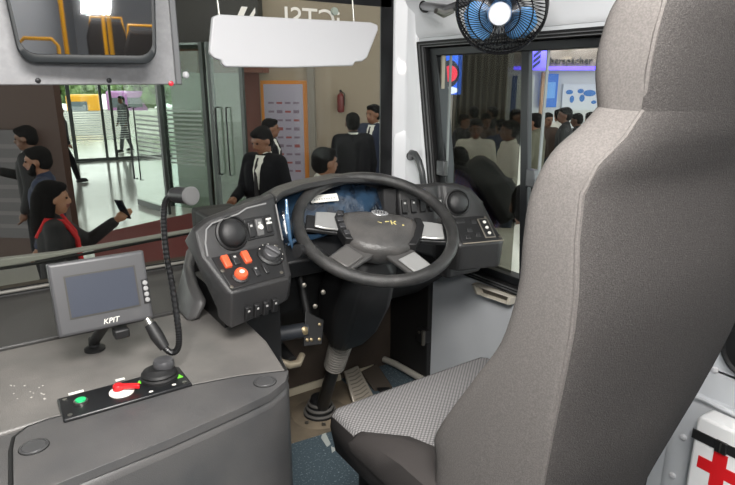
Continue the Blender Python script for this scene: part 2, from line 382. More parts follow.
# ================================================================== STEERING WHEEL
W = V((.858, 1.231, .831)); n_ = V((-.13, -math.sin(.468), math.cos(.468))).normalized()
a_ = V((0, 1, 0)).cross(n_).normalized(); b_ = n_.cross(a_)
ca, sa = .84, -.54
e1 = (a_ * ca + b_ * sa).normalized(); e2 = n_.cross(e1).normalized()      # the wheel is turned a little to the right
WF = fr(W, e1, e2, n_)
sw = thing('steering_wheel', 'black four-spoke steering wheel with silver spoke inlays, turned slightly clockwise', 'steering wheel', W)
rim = MB(WF); rim.torus((0, 0, 0), (0, 0, 1), .2082, .0162, 72, 14)
rim.build('rim', mat('worn_rim', (42, 42, 42), .3, bump=(500, .5), noise=(25, (60, 59, 58), .4, .7)), sw, smooth=80)
RF = WF; WF = fr(W - n_ * .024 + e1 * .014 + e2 * .006, e1, e2, n_)
pad = MB(WF)
po = [(-.105, .062), (-.06, .078), (0, .083), (.06, .078), (.105, .062), (.112, .03), (.098, -.03), (.078, -.072), (.045, -.092), (0, -.097), (-.045, -.092), (-.078, -.072), (-.098, -.03), (-.112, .03)]
def sc(k, dz): return [(x * k * .98, y * k * .9 - .004 * (1 - k), dz) for x, y in po]
pad.loft([sc(.86, -.055), sc(1.0, -.03), sc(1.0, -.008), sc(.96, .004), sc(.8, .012), sc(.45, .016)])
pd = pad.build('hub_pad', LEATH, sw, smooth=60)
em = MB(WF); em.lathe([(.001, .0), (.024, 0), (.024, .003), (.02, .0045), (.001, .005)], (0, 0, 0), (0, 0, 1), 28)
for v in em.bm.verts:
    l = WF.inverted() @ v.co; v.co = WF @ V((l.x, l.y * .5 + .056, l.z + .0125))
em = em.build('emblem', mat('chrome_emblem', (205, 205, 205), .25, .8), pd)
el = MB(WF)
for x in (-.011, -.004, .004, .011): el.box((x, .056, .0178), (.0035, .010, .0012))
el.build('emblem_mark', mat('emblem_dark', (70, 70, 74), .4), em)
mk = MB(WF)
for x, y, w, hh, rt in ((.018, .02, .012, .003, .3), (.03, .018, .003, .016, .2), (.038, .021, .012, .003, .9), (.038, .015, .012, .003, -.7), (.062, .012, .005, .004, 0), (-.002, .014, .012, .002, -.3)):
    mk.box((x, y, .0157), (w, hh, .0009), MX.Rotation(rt, 3, 'Z'))
mk.build('chalk_mark', mat('yellow_chalk', (214, 200, 130), .8), pd)
for sgn in (-1, 1):
    sp = MB(WF)
    sp.loft([[(sgn * x, y0, z - .014), (sgn * x, y1, z - .014), (sgn * x, y1, z), (sgn * x, y0, z)] for x, y0, y1, z in ((.085, -.02, .06, -.018), (.11, -.012, .055, -.012), (.165, -.016, .045, -.006), (.2, -.02, .04, -.002))])
    o = sp.build('spoke', DARKG, sw, bevel=.004)
    si = MB(WF); si.loft([[(sgn * x, y0, z), (sgn * x, y1, z), (sgn * x, y1, z + .007), (sgn * x, y0, z + .007)] for x, y0, y1, z in ((.108, -.014, .056, -.006), (.150, -.018, .050, -.002), (.176, -.018, .042, .002))])
    si.build('silver_inlay', SILV, o, bevel=.003)
    sg = MB(WF); sg.mi = 0
    sg.loft([[(sgn * x, y, -.022), (sgn * x2, y, -.022), (sgn * x2, y, .010), (sgn * x, y, .010)] for y, x, x2 in ((-.056, .072, .094), (-.02, .09, .112), (.03, .103, .124), (.058, .098, .117))])
    pod = sg.build('switch_strip', BLACK, sw, bevel=.003)
    for k in range(4 if sgn < 0 else 0):
        y = -.034 + .025 * k; x = (.0895, .1015, .1085, .1095)[k]
        MB(WF).box((sgn * (x + .001), y, .011), (.016, .017, .007), MX.Rotation(-sgn * .25, 3, 'Z')).build('button', mat('button_grey', (58, 58, 60), .4), pod, bevel=.002)
    lo = MB(WF)
    dx, dy = .62, -.78
    def pt(t, s, z): return (sgn * (.055 + dx * t - dy * s * 1), -.07 + dy * t + dx * s, z)
    lo.loft([[pt(t, -w, z - .014), pt(t, w, z - .014), pt(t, w, z), pt(t, -w, z)] for t, w, z in ((-.02, .04, -.012), (.03, .037, -.008), (.09, .034, -.002), (.112, .036, .002))])
    lo = lo.build('spoke', mat('spoke_grey', (84, 83, 82), .38, .2), sw, bevel=.004)
    li = MB(WF); li.loft([[pt(t, -w, z), pt(t, w, z), pt(t, w, z + .005), pt(t, -w, z + .005)] for t, w, z in ((.02, .029, -.008), (.088, .027, -.002))])
    li.build('silver_inlay', SILV if sgn > 0 else mat('grey_inlay', (112, 110, 108), .35, .4), lo, bevel=.003)
hubb = MB(WF); hubb.lathe([(.07, -.035), (.062, -.06), (.045, -.09), (.04, -.13)], (0, 0, 0), (0, 0, 1), 28)
hubb.build('hub_boss', mat('hub_brown_black', (46, 41, 38), .55), sw)

# ================================================================== STEERING COLUMN
base = P(320, 414, z=0); ax = (base - W).normalized()
cl = thing('steering_column', 'black steering column running from shroud through ribbed boot to rubber floor gaiter', 'steering column', base)
sx = V((1, 0, 0)); sx = (sx - ax * sx.dot(ax)).normalized(); sy = ax.cross(sx)
def at_ax(t): return W + ax * t
LN = (base - W).length
sh = MB()
def oct_(t, hx, hy, off=0):
    c = at_ax(t) + sy * off
    return [c + sx * (hx * x) + sy * (hy * y) for x, y in ((-1, -.55), (-.6, -1), (.6, -1), (1, -.55), (1, .55), (.6, 1), (-.6, 1), (-1, .55))]
sh.loft([oct_(.10, .05, .05), oct_(.14, .085, .075), oct_(.27, .10, .09), oct_(.38, .085, .085), oct_(.47, .06, .06)])
shr = sh.build('shroud', mat('shroud_black', (24, 24, 25), .5), cl, bevel=.008)
t0, t1 = .445, .645
bl = MB(); bl.cyl(at_ax(t0), at_ax(t1), .034, .029, 20); bel = bl.build('bellows', mat('bellows_groove_shade', (44, 42, 40), .7), cl)  # dark core: the shade between the folds is put into its colour
for k in range(15):
    MB().torus(at_ax(t0 + (t1 - t0) * (k + .5) / 15), ax, .0365 - .0045 * k / 14, .0042, 28, 8).build('bellows_fold', mat('bellows_grey', (122, 118, 112), .5), bel)
MB().cyl(at_ax(.64), at_ax(LN - .03), .022, .024, 18).build('shaft', mat('shaft_black', (20, 20, 21), .4), cl)
g = MB(); g.lathe([(.062, 0), (.062, .008), (.05, .014), (.05, .03), (.042, .034), (.042, .048), (.034, .052), (.032, .068), (.024, .07)], base + V((0, 0, .006)), (0, 0, 1), 28)
gob = g.build('floor_gaiter', RUB, cl, smooth=25)
for rr_, zz in ((.056, .016), (.047, .034), (.039, .051)): MB().torus(base + V((0, 0, zz)), (0, 0, 1), rr_, .0055, 30, 8).build('gaiter_ring', mat('gaiter_grey', (92, 90, 87), .45), gob)
MB().lathe([(.105, 0), (.105, .004), (.1, .007), (.06, .007)], base, (0, 0, 1), 32).build('flange', DUSTY, cl)
for k, (dx, dy) in enumerate(((-.075, -.035), (-.03, -.08), (.05, -.065))):
    MB().lathe([(.008, 0), (.008, .006), (.001, .008)], base + V((dx, dy, .006)), (0, 0, 1), 8).build('bolt', DULL, cl)
# stalk on the left of the shroud
st = P(297, 251, w=1.42)
MB().tube([at_ax(.16) - sx * .06, st + V((.06, .02, -.01)), st], [.011, .012, .017], 12).build('stalk', DARKG, cl)
for (u, v) in ((304, 285), (323, 292), (315, 306)):
    MB().lathe([(.006, 0), (.006, .004), (.001, .006)], P(u, v, w=1.475), (-.3, -.9, .1), 10).build('screw', DULL, cl)

# ================================================================== DASHBOARD
dash = thing('dashboard', 'black wraparound dashboard with round air vents, rocker switches and orange buttons', 'dashboard', (.84, 1.4, .4))
LO, L1, LB = V((.567, 1.17, .754)), V((.989, .148, 0)), V((.148, -.989, 0))
RO, R1, RB = V((1.280, 1.16, .736)), V((.96, -.28, 0)), V((-.28, -.96, 0))
Zv = V((0, 0, 1))
def wing(o, e, bdir, stations):
    return [[o + e * (s + sk * (k in (3, 4))) + bdir * b + Zv * z for k, (b, z) in enumerate(pr)] for s, sk, pr in stations]
def prof_(top=.157, inset=0, low=-.085, lowlift=0, dp=.24, db=None):
    db = dp + .01 if db is None else db
    return [(-.012 - inset, low + lowlift), (-.001 - inset, -.012), (0 - inset, 0), (-.087 - inset * .6, .066), (-.118 - inset * .5, top), (-.135 - inset * .5, top + .006), (-dp, top - .02), (-db, low + .02)]
def lstat(s_, sk, pr): return [LO + L1 * (s_ + sk * (k in (3, 4, 5, 6))) + LB * b + Zv * z for k, (b, z) in enumerate(pr)]
lw = [lstat(*a) for a in ((-.163, -.016, prof_(.088, .034, -.07, 0, .12, .05)), (-.157, -.016, prof_(.105, .012, -.082, 0, .125, .045)), (-.150, -.016, prof_(.120, .002, -.088, 0, .13, .045)), (-.12, -.012, prof_(.138, 0, -.084, 0, .16, .06)), (-.06, 0, prof_(.151, 0, -.074, 0, .2, .2)), (.0, .03, prof_(.166, 0, -.06)), (.016, .035, prof_(.170, .012, -.055)))]
MB().loft(lw).build('left_pod', GRAIN, dash, bevel=.006, smooth=30)
body = MB()
rw = wing(RO, R1, RB, [(-.30, 0, [(-.10, -.02), (-.10, 0), (-.10, .02), (-.10, .075), (-.123, .157), (-.14, .163), (-.24, .14), (-.26, -.02)]), (-.19, 0, [(-.09, -.06), (-.09, -.02), (-.09, .0), (-.087, .066), (-.118, .157), (-.135, .163), (-.24, .14), (-.26, -.06)]), (-.165, 0, prof_(.157, .03)), (-.15, 0, prof_(.157, 0)), (-.10, -.01, prof_(.153, 0)), (-.05, -.018, prof_(.135, 0)), (-.015, -.02, prof_(.098, .0)), (.004, -.022, prof_(.085, .014))])
body.loft(rw)
ob = body.build('right_pod', GRAIN, dash, bevel=.006, smooth=30)
# cluster surround and hood
cx = [(.600, 1.292, .922), (.64, 1.335, .926), (.72, 1.375, .930), (.84, 1.395, .935), (.95, 1.385, .926), (1.03, 1.355, .910), (1.07, 1.34, .897)]
hood = MB(); hood.loft([[(x, y, z - .016), (x, y, z), (x + .004, y + .05, z + .006), (x, y + .14, z - .03), (x, y + .15, z - .10), (x, y + .05, z - .02)] for x, y, z in cx])
hood.build('cluster_hood', GRAIN, dash, bevel=.005)
bz = MB()
bz.loft([[(x0, y0 + .0, z), (x1, y1, z), (x1, y1 + .05, z), (x0, y0 + .1, z)] for x0, y0, x1, y1, z in ((.585, 1.265, .66, 1.40, .75), (.60, 1.292, .668, 1.44, .895))])
bz.loft([[(1.0, 1.40, z), (1.07, 1.335 + dz, z), (1.07, 1.42, z), (1.0, 1.47, z)] for z, dz in ((.75, 0), (.89, .01))])
bz.loft([[(x, 1.30, .745), (x, 1.37, .775), (x, 1.42, .775), (x, 1.42, .70), (x, 1.33, .69)] for x in (.58, 1.07)])
bz.build('cluster_bezel', DARKG, dash, bevel=.006)
m = mat('blue_film', (44, 66, 88), .12, 0, .8, noise=(16, (24, 30, 40), .4, .6), bump=(24, 1.0))
ic = MB(); ic.loft([[(x, 1.375 + (z - .765) * .55, z) for z in (.765, .80, .84, .88, .905)] for x in [.655 + .36 * i / 10 for i in range(11)]], closed=False, caps=False)
icl = ic.build('instrument_cluster', m, dash, solid=.01)
lb = P(323, 198, y=1.425)
MB(fr(lb + V((0, -.006, 0)), (1, -.12, .0), (.0, .5, .87))).box((0, 0, 0), (.085, .022, .003)).build('sticker', PAPER, icl)
sl = MB(fr(lb + V((0, -.006, 0)), (1, -.12, .0), (.0, .5, .87)))
for k in range(9): sl.box((-.03 + .0075 * k, -.002, .002), (.004, .004, .0006))
sl.build('sticker_print', mat('faded_ink', (150, 150, 150), .7), icl)
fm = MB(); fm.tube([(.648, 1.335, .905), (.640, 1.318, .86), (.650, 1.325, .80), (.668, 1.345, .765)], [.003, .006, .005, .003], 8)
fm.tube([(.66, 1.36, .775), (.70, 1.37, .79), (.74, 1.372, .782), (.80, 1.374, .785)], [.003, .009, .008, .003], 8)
fm.build('film_fold_highlight', mat('film_highlight', (84, 120, 156), .12, .1, .9, bump=(60, 1)), icl)  # film folds in brighter blue: their highlights are put into the colour
# air vents
for o, e, bd, s in ((LO, L1, LB, -.085), (RO, R1, RB, -.113)):
    nrm = bd * .94 + Zv * .34
    c = o + e * s + bd * (-.1) + Zv * .105
    vt = MB(); vt.lathe([(.041, -.004), (.041, .003), (.037, .005), (.034, .001)], c, nrm, 36)
    v_ = vt.build('air_vent', BLACK, dash)
    MB().lathe([(.034, -.002), (.033, .007), (.027, .014), (.016, .018), (.001, .02)], c, nrm, 36).build('vent_cap', DARKG, v_, smooth=60)
# frames for the three faces of each wing
def faceframe(o, e, bd, which):
    if which == 'slope': return fr(o, e, bd * -.797 + Zv * .604, bd * .604 + Zv * .797)
    if which == 'upper': return fr(o + bd * -.087 + Zv * .066, e, bd * -.32 + Zv * .947, bd * .947 + Zv * .32)
    return fr(o + bd * -.001 + Zv * -.012, e, bd * .13 + Zv * .99, bd * .99 - Zv * .13)
def rocker(F, s, t, w, hh, m, name='rocker_switch', th=.009, rot=0, icon=True):
    k = MB(F)
    k.loft([[(s - w / 2, t - hh / 2, 0), (s + w / 2, t - hh / 2, 0), (s + w / 2, t + hh / 2, 0), (s - w / 2, t + hh / 2, 0)], [(s - w / 2 * .9, t - hh / 2 * .92, th * .75), (s + w / 2 * .9, t - hh / 2 * .92, th * .75), (s + w / 2 * .9, t + hh / 2 * .92, th), (s - w / 2 * .9, t + hh / 2 * .92, th)]])
    o = k.build(name, m, dash, bevel=.0022)
    if icon: MB(F).box((s, t + hh * .22, th * .95), (w * .35, w * .3, .0012)).build('switch_mark', mat('switch_print', (170, 170, 168), .6), o)
    return o
LS, LU, LL = (faceframe(LO, L1, LB, q) for q in ('slope', 'upper', 'low'))
RS, RU, RL = (faceframe(RO, R1, RB, q) for q in ('slope', 'upper', 'low'))
MB(LS).prism([(-.146, .008), (-.006, .008), (.026, .102), (-.152, .102)], -.001, .003).build('switch_panel', BLACK, dash, bevel=.002)
MB(RS).prism([(-.14, .008), (-.006, .008), (-.026, .102), (-.135, .102)], -.001, .003).build('switch_panel', BLACK, dash, bevel=.002)
ORM = ORAN
rocker(LS, -.126, .080, .018, .034, ORM, 'orange_switch', .013, icon=False)['label'] = 'orange rocker switch'
rocker(LS, -.075, .080, .018, .034, ORM, 'orange_switch', .013, icon=False)['label'] = 'orange rocker switch'
rocker(LS, -.102, .080, .017, .03, DARKG)
sb = MB(LS); sb.lathe([(.02, .002), (.02, .006), (.016, .008)], (-.112, .036, 0), (0, 0, 1), 24)
sb = sb.build('button_ring', DARKG, dash)
MB(LS).lathe([(.0155, .005), (.0155, .014), (.013, .018), (.001, .019)], (-.112, .036, 0), (0, 0, 1), 24).build('orange_button', ORM, sb)['label'] = 'round orange push button'
MB(LS).ell((-.112, .037, .0195), (.006, .005, .0012), 8).build('button_symbol', PAPER, sb)
rocker(LS, -.070, .037, .014, .028, DARKG); rocker(LS, -.045, .039, .012, .03, DARKG, icon=False)
dl = MB(LS); dl.lathe([(.032, .002), (.032, .008), (.027, .012), (.025, .010)], (-.013, .072, 0), (0, 0, 1), 30)
dl = dl.build('rotary_switch', DARKG, dash)
kn = MB(LS); kn.lathe([(.02, .006), (.018, .02), (.001, .021)], (-.013, .072, 0), (0, 0, 1), 24); kn.box((-.013, .072, .022), (.008, .038, .012), MX.Rotation(.6, 3, 'Z'))
kn.build('dial_knob', mat('dial_grey', (78, 78, 80), .35), dl, bevel=.002)
for k in range(7):
    a = 2.4 - k * .55
    MB(LS).box((-.013 + .0285 * math.cos(a), .072 + .0285 * math.sin(a), .011), (.003, .0015, .001), MX.Rotation(a, 3, 'Z')).build('dial_mark', PAPER, dl)
for s, t in ((-.145, .060), (-.145, .014), (-.012, .018), (.016, .094)):
    MB(LS).lathe([(.0045, .002), (.0045, .0045), (.001, .0055)], (s, t, 0), (0, 0, 1), 10).build('screw', DULL, dash)
for s, t in ((-.012, .015), (-.03, .094)):
    MB(RS).lathe([(.0045, .002), (.0045, .0045), (.001, .0055)], (s, t, 0), (0, 0, 1), 10).build('screw', DULL, dash)
for s in (-.113, -.089, -.065, -.041):
    rocker(LL, s, -.046, .015, .036, BLACK, 'rocker_switch', .01)
# slot trio beside the left vent
MB(LU).box((-.012, .042, .001), (.075, .052, .004)).build('switch_plate', BLACK, dash, bevel=.002)
rocker(LU, -.036, .040, .017, .04, DARKG, th=.008)
rocker(LU, -.013, .042, .02, .044, mat('hvac_grey', (92, 92, 92), .4), 'climate_control', .009)
MB(LU).lathe([(.007, 0), (.006, .013), (.001, .014)], (-.013, .042, 0), (0, 0, 1), 14).build('climate_knob', PAPER, dash)
rocker(LU, .013, .044, .016, .04, DARKG, th=.008); MB(LU).box((.013, .058, .009), (.014, .004, .002)).build('switch_mark', PAPER, dash); MB(LU).box((.013, .048, .009), (.014, .004, .002)).build('switch_mark', PAPER, dash)
MB(LU).tube([(-.158, .0, .002), (-.156, .03, .002), (-.146, .06, .002), (-.13, .071, .002), (-.06, .082, .002), (-.035, .092, .002), (.02, .096, .002)], .0022, 6).build('trim_line', mat('trim_pale', (130, 130, 130), .4), dash)
MB(LU).tube([(.044, .0, .002), (.047, .09, .002)], .002, 6).build('trim_line', mat('trim_pale', (130, 130, 130), .4), dash)
for k in range(5):
    rocker(RU, -.287 + .0285 * k, .040, .018, .042, BLACK, th=.009, icon=(k != 2))
q = MB(RS).box((-.043, .052, .003), (.03, .07, .008)).build('indicator_block', BLACK, dash, bevel=.003)
MB(RS).box((-.043, .052, .0035), (.035, .075, .004)).build('indicator_bezel', mat('bezel_pale', (110, 105, 96), .5), dash, bevel=.002)
for t in (.030, .051, .072): MB(RS).lathe([(.0055, .006), (.005, .0095), (.001, .010)], (-.043, t, 0), (0, 0, 1), 10).build('white_button', PAPER, dash)
for s, t, w in ((-.118, .085, .03), (-.075, .08, .018), (-.1, .05, .02), (-.08, .03, .018), (-.115, .025, .018)):
    rocker(RS, s, t, w, .016, DARKG, 'small_switch', .006, icon=False)
MB(RS).tube([(-.14, .002, .003), (-.004, .002, .003)], .002, 6).build('trim_line', mat('trim_tan', (140, 132, 120), .5), dash)
# under-dash housing down to the firewall
ud = MB(); ud.loft([[(.66, y0, z), (1.36, y0, z), (1.36, 1.87, z), (.66, 1.87, z)] for z, y0 in ((.40, 1.66), (.52, 1.50), (.74, 1.42))])
ud.loft([[(.56, 1.50, z), (.70, 1.50, z), (.70, 1.87, z), (.56, 1.87, z)] for z in (.30, .80)])
ud.build('underdash_housing', mat('underdash_black', (22, 22, 23), .65), dash, bevel=.01)
MB().box((1.2, 1.36, .66), (.14, .24, .08)).build('switch_housing', DARKG, dash, bevel=.01)
# curved cowl leaf behind the left wing
cw = MB()
arc = [(.372, 1.36, .05), (.372, 1.42, .08), (.385, 1.50, .11), (.42, 1.58, .13), (.48, 1.64, .14), (.55, 1.68, .14)]
cw.loft([[(x, y, .62), (x + .03, y - .01, .62), (x + .06, y - .012, .62 + hh * .92), (x + .035, y, .62 + hh)] for x, y, hh in arc])
cw.build('cowl_side', CONS, dash, bevel=.012, smooth=60)
MB().loft([[(.44, 1.27, z), (.60, 1.30, z), (.60, 1.50, z), (.44, 1.50, z)] for z in (.30, .70)]).build('wing_bracket', BLACK, dash)
# yellow-white round thing behind the hood: a pale cap beyond the cluster
# ================================================================== CONSOLE
con = thing('console', 'long dark grey moulded console beside the driver with a lift-up lid', 'console', (.0, 1.2, 0))
fe = [(-.9, .845), (-.3, .855), (.037, .861), (.2, .885), (.346, .912), (.40, .925), (.445, .952), (.468, .985), (.485, 1.06)]
ZC = .62
bodyp = fe + [(.495, 1.15), (.505, 1.30), (.52, 1.79), (-.9, 1.79)]
cb = MB(); cb.prism(bodyp, 0.001, ZC - .006)
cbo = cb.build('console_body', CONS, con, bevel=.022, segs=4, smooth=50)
b0 = [P(50, 420, z=ZC), P(120, 403.5, z=ZC), P(188, 387.5, z=ZC), P(240, 377.5, z=ZC), P(287, 372, z=ZC)]
lid = [(x, y) for x, y in fe[2:]]
lid[0] = (-.028, .858)
lidp = lid + [(b0[4].x, b0[4].y - .004)] + [(p.x, p.y - .004) for p in b0[3::-1]]
k0 = b0[0]; lidp += [(k0.x - .035, k0.y - .01), (k0.x - .054, k0.y - .03), (k0.x - .060, k0.y - .065)]
lm = MB(); lm.prism(lidp, ZC - .012, ZC + .004)
lido = lm.build('lid', CONS, con, bevel=.01, segs=3, smooth=50)
gp_ = [V((x, y, ZC + .0035)) for x, y in lidp[len(lid):]]
MB().tube([V((gp_[0].x, gp_[0].y + .003, ZC + .001))] + [g_ + V((0, .003, -.0025)) for g_ in gp_[1:-2]] + [g_ + V((-.004, .0, -.0025)) for g_ in gp_[-2:]] + [V((-.032, .862, ZC - .001))], .0035, 6).build('lid_groove', mat('groove_black', (14, 14, 14), .8), con)
for u, v in ((34, 447), (265, 382)):
    c = P(u, v, z=ZC + .004); q = MB(); q.lathe([(.0215, -.001), (.0215, .0015), (.019, .002), (.0185, .0005), (.017, .002), (.001, .0025)], c, (0, 0, 1), 30)
    pc_ = q.build('plug_cap', mat('plug_cap', (66, 66, 67), .45), lido)
    for r_k in (.0215, .0165): MB().torus(c, (0, 0, 1), r_k, .0016, 32, 6).build('cap_groove', mat('groove_black', (14, 14, 14), .8), pc_)
dk = MB(); dpoly = [(-.9, 1.06), (b0[0].x - .06, b0[0].y + .002)] + [(p.x, p.y + .006) for p in b0] + [(.494, 1.15), (.50, 1.30), (.51, 1.432), (-.9, 1.432)]
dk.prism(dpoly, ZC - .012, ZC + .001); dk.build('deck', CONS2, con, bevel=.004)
MB().loft([[(-.9, 1.44, ZC - .01), (-.9, 1.44, ZC + .006), (-.9, 1.79, ZC + .012), (-.9, 1.79, ZC - .01)], [(.52, 1.44, ZC - .01), (.52, 1.44, ZC + .006), (.52, 1.79, ZC + .012), (.52, 1.79, ZC - .01)]]).build('dash_ledge', mat('ledge_plastic', (60, 59, 58), .45, bump=(400, .3)), con, bevel=.005)
ds = MB()
for k in range(16):
    c = P(random.uniform(4, 48), random.uniform(384, 402), z=ZC + .001); ds.lathe([(random.uniform(.0012, .0026), 0), (.0008, .0007)], c, (0, 0, 1), 8)
ds.build('dust_specks', mat('dust_white', (176, 172, 166), .9), con)['kind'] = 'stuff'
# ---- control plate
ctl = thing('control_panel', 'black control plate with green button, red lever and round joystick on console', 'control panel', P(120, 395, z=ZC + .006))
c0, c1, c2, c3 = P(61, 422, z=ZC + .01), P(189, 384, z=ZC + .01), P(182, 366, z=ZC + .01), P(59, 398, z=ZC + .01)
ex = ((c1 - c0) + (c2 - c3)).normalized(); ctr = (c0 + c1 + c2 + c3) / 4; ey = V((-ex.y, ex.x, 0))
wd = ((c1 - c0).length + (c2 - c3).length) / 2; dp = (((c3 - c0).dot(ey)) + ((c2 - c1).dot(ey))) / 2
CF = fr(ctr, ex, ey)
MB(CF).box((0, 0, -.003), (wd, dp, .008)).build('plate', mat('control_plate_black', (24, 25, 27), .35), ctl, bevel=.003)
for s in (-1, 1):
    for t in (-1, 1): MB(CF).lathe([(.0042, 0), (.0042, .002), (.001, .003)], (s * (wd / 2 - .012), t * (dp / 2 - .012), 0), (0, 0, 1), 10).build('screw', STEEL, ctl)
def cloc(u, v): return CF.inverted() @ P(u, v, z=ZC + .012)
g = cloc(81, 402); q = MB(CF).lathe([(.0125, 0), (.0125, .005), (.0105, .006)], (g.x, g.y, 0), (0, 0, 1), 22).build('button_ring', STEEL, ctl)
MB(CF).lathe([(.0095, .003), (.009, .008), (.001, .009)], (g.x, g.y, 0), (0, 0, 1), 22).build('green_button', GREEN, q)['label'] = 'round green push button'
r_ = cloc(124, 391); q = MB(CF).lathe([(.0225, 0), (.0225, .003), (.001, .0035)], (r_.x - .004, r_.y, 0), (0, 0, 1), 30).build('lever_disc', PAPER, ctl)
lv = MB(CF); lv.lathe([(.0095, .002), (.0095, .013), (.007, .015), (.001, .0155)], (r_.x - .008, r_.y + .009, 0), (0, 0, 1), 16)
lv.loft([[(x - .002, y - w, z - .004), (x + .002, y + w, z - .004), (x + .002, y + w, z + .004), (x - .002, y - w, z + .004)] for x, y, w, z in ((r_.x - .010, r_.y + .010, .006, .010), (r_.x + .010, r_.y - .005, .004, .012), (r_.x + .026, r_.y - .016, .005, .012))])
lv.build('red_lever', REDP, q, bevel=.0015)['label'] = 'red turning lever'
j = cloc(160, 378); jy = j.y + .002
q = MB(CF); q.lathe([(.036, 0), (.036, .007), (.032, .010), (.034, .014), (.031, .018), (.024, .021), (.019, .024)], (j.x, jy, 0), (0, 0, 1), 30)
q = q.build('joystick_boot', RUB, ctl, smooth=25)
MB(CF).lathe([(.018, .018), (.0205, .023), (.0205, .032), (.018, .037), (.001, .039)], (j.x + .011, jy + .003, 0), (0, 0, 1), 24).build('joystick_knob', mat('knob_grey', (66, 66, 68), .35), q)
for u, v, s in ((139, 382, .012), (178, 376, .016)):
    t = cloc(u, v); MB(CF).prism([(t.x - s / 2, t.y - s / 2), (t.x + s / 2, t.y - s / 2), (t.x + .2 * s, t.y + s / 2)], 0, .002).build('arrow_mark', LIME, ctl)
for u, v, w in ((76, 392, .026), (120, 379, .017)):
    t = cloc(u, v); MB(CF).box((t.x, t.y, .001), (w, .006, .002)).build('label_strip', PAPER, ctl)
for u, v in ((151, 391), (174, 384)):
    t = cloc(u, v); MB(CF).ell((t.x, t.y, .001), (.004, .003, .001), 6).build('white_symbol', PAPER, ctl)

# ================================================================== MONITOR
BLc, BRc = P(61, 338.5, y=1.20), P(155, 318, y=1.20); TLc, TRc = P(44.5, 265, y=1.232), P(143, 250.5, y=1.232)
mx_ = ((BRc - BLc) + (TRc - TLc)).normalized(); mu = ((TLc - BLc) + (TRc - BRc)).normalized(); mu = (mu - mx_ * mu.dot(mx_)).normalized(); mn = mx_.cross(mu)
mw, mh = ((BRc - BLc).length + (TRc - TLc).length) / 2, ((TLc - BLc).length + (TRc - BRc).length) / 2
MF = fr((BLc + BRc + TLc + TRc) / 4, mx_, mu)
mon = thing('display_monitor', 'small grey framed display screen on a stalk above the console', 'monitor', P(95, 352, z=ZC))
bzm = mat('monitor_grey', (74, 74, 76), .42)
MB(MF).loft([[(x * (mw / 2 - e), y * (mh / 2 - e), z) for x, y in ((-1, -1), (1, -1), (1, 1), (-1, 1))] for e, z in ((.006, -.032), (0, -.026), (0, -.004), (.004, 0))]).build('bezel', bzm, mon, bevel=.004)
def mloc(u, v):
    p0 = MF.translation; d = P(u, v, w=1) - EYE
    return MF.inverted() @ (EYE + d * ((p0 - EYE).dot(mn) / d.dot(mn)))
sc4 = [mloc(64, 278), mloc(131, 267), mloc(141, 303), mloc(73, 319)]
x0, x1 = (sc4[0].x + sc4[3].x) / 2, (sc4[1].x + sc4[2].x) / 2; y1, y0 = (sc4[0].y + sc4[1].y) / 2, (sc4[2].y + sc4[3].y) / 2
rim_ = MB(MF); rim_.loft([[(x0 - .003, y0 - .003, z), (x1 + .003, y0 - .003, z), (x1 + .003, y1 + .003, z), (x0 - .003, y1 + .003, z)] for z in (-.002, .0015)])
rim_.build('screen_surround', mat('screen_surround', (56, 54, 50), .5), mon)
MB(MF).box(((x0 + x1) / 2, (y0 + y1) / 2, .001), (x1 - x0, y1 - y0, .0025)).build('screen', mat('screen_glass', (66, 70, 80), .2, 0, .7, bump=(300, .04)), mon)
kp = mloc(146, 291); kf = MB(MF).box((kp.x, kp.y, .0008), (.014, .052, .0025)).build('keypad', mat('keypad_black', (28, 28, 30), .4), mon, bevel=.001)
for k in range(4): MB(MF).lathe([(.0055, .0015), (.0045, .0035), (.001, .004)], (kp.x, kp.y - .018 + .012 * k, 0), (0, 0, 1), 14).build('key', mat('key_pale', (150, 150, 150), .4), kf)
kt = mloc(111, 320.5)
text('KPIT', 'lettering', PAPER, mon, MF @ V((kt.x, kt.y, .0005)), mx_, mu, .015, .0007, shear=.25)
sb_ = P(95, 350, z=ZC)
ms = MB(); ms.lathe([(.022, 0), (.022, .006), (.012, .011), (.01, .03)], sb_, (0, 0, 1), 20); ms.cyl(sb_ + V((0, 0, .02)), MF @ V((0, -mh / 2 + .01, -.02)), .011)
ms.build('stand', BLACK, mon)
ck = P(121, 332, y=1.21)
MB().box(ck, (.03, .03, .02)).build('cable_clip', BLACK, mon, bevel=.004)

# ================================================================== GOOSENECK MIKE
wn = 1.24
gp = [P(150, 324, w=1.17), P(157, 336, w=1.17), P(165, 348, w=1.17), P(172, 352.5, w=1.18), P(177.5, 349, w=1.19), P(179, 338, w=1.2), P(177, 318, w=1.21), P(172, 285, w=wn), P(166.5, 255, w=wn), P(164, 228, w=wn), P(164, 208, w=wn), P(167, 198.5, w=wn), P(173, 194.5, w=wn)]
mic = thing('microphone', 'black gooseneck microphone with metal mesh head rising beside monitor', 'microphone', P(174, 352, w=1.18))
sm = []
for i in range(len(gp) - 1):
    p0, p1, p2, p3 = gp[max(i - 1, 0)], gp[i], gp[i + 1], gp[min(i + 2, len(gp) - 1)]
    for k in range(6):
        t = k / 6; sm.append(.5 * ((2 * p1) + (p2 - p0) * t + (2 * p0 - 5 * p1 + 4 * p2 - p3) * t * t + (3 * p1 - p0 - 3 * p2 + p3) * t ** 3))
sm.append(gp[-1])
dense = [];
for i in range(len(sm) - 1): dense += [sm[i], (sm[i] + sm[i + 1]) / 2]
MB().tube(dense, [.0058 + .0011 * (k % 2) for k in range(len(dense))], 12).build('neck', mat('neck_black', (30, 30, 31), .28, .3), mic, smooth=15)
MB().tube([gp[0], gp[1], gp[2]], [.0115, .0135, .010], 14).build('plug', BLACK, mic)
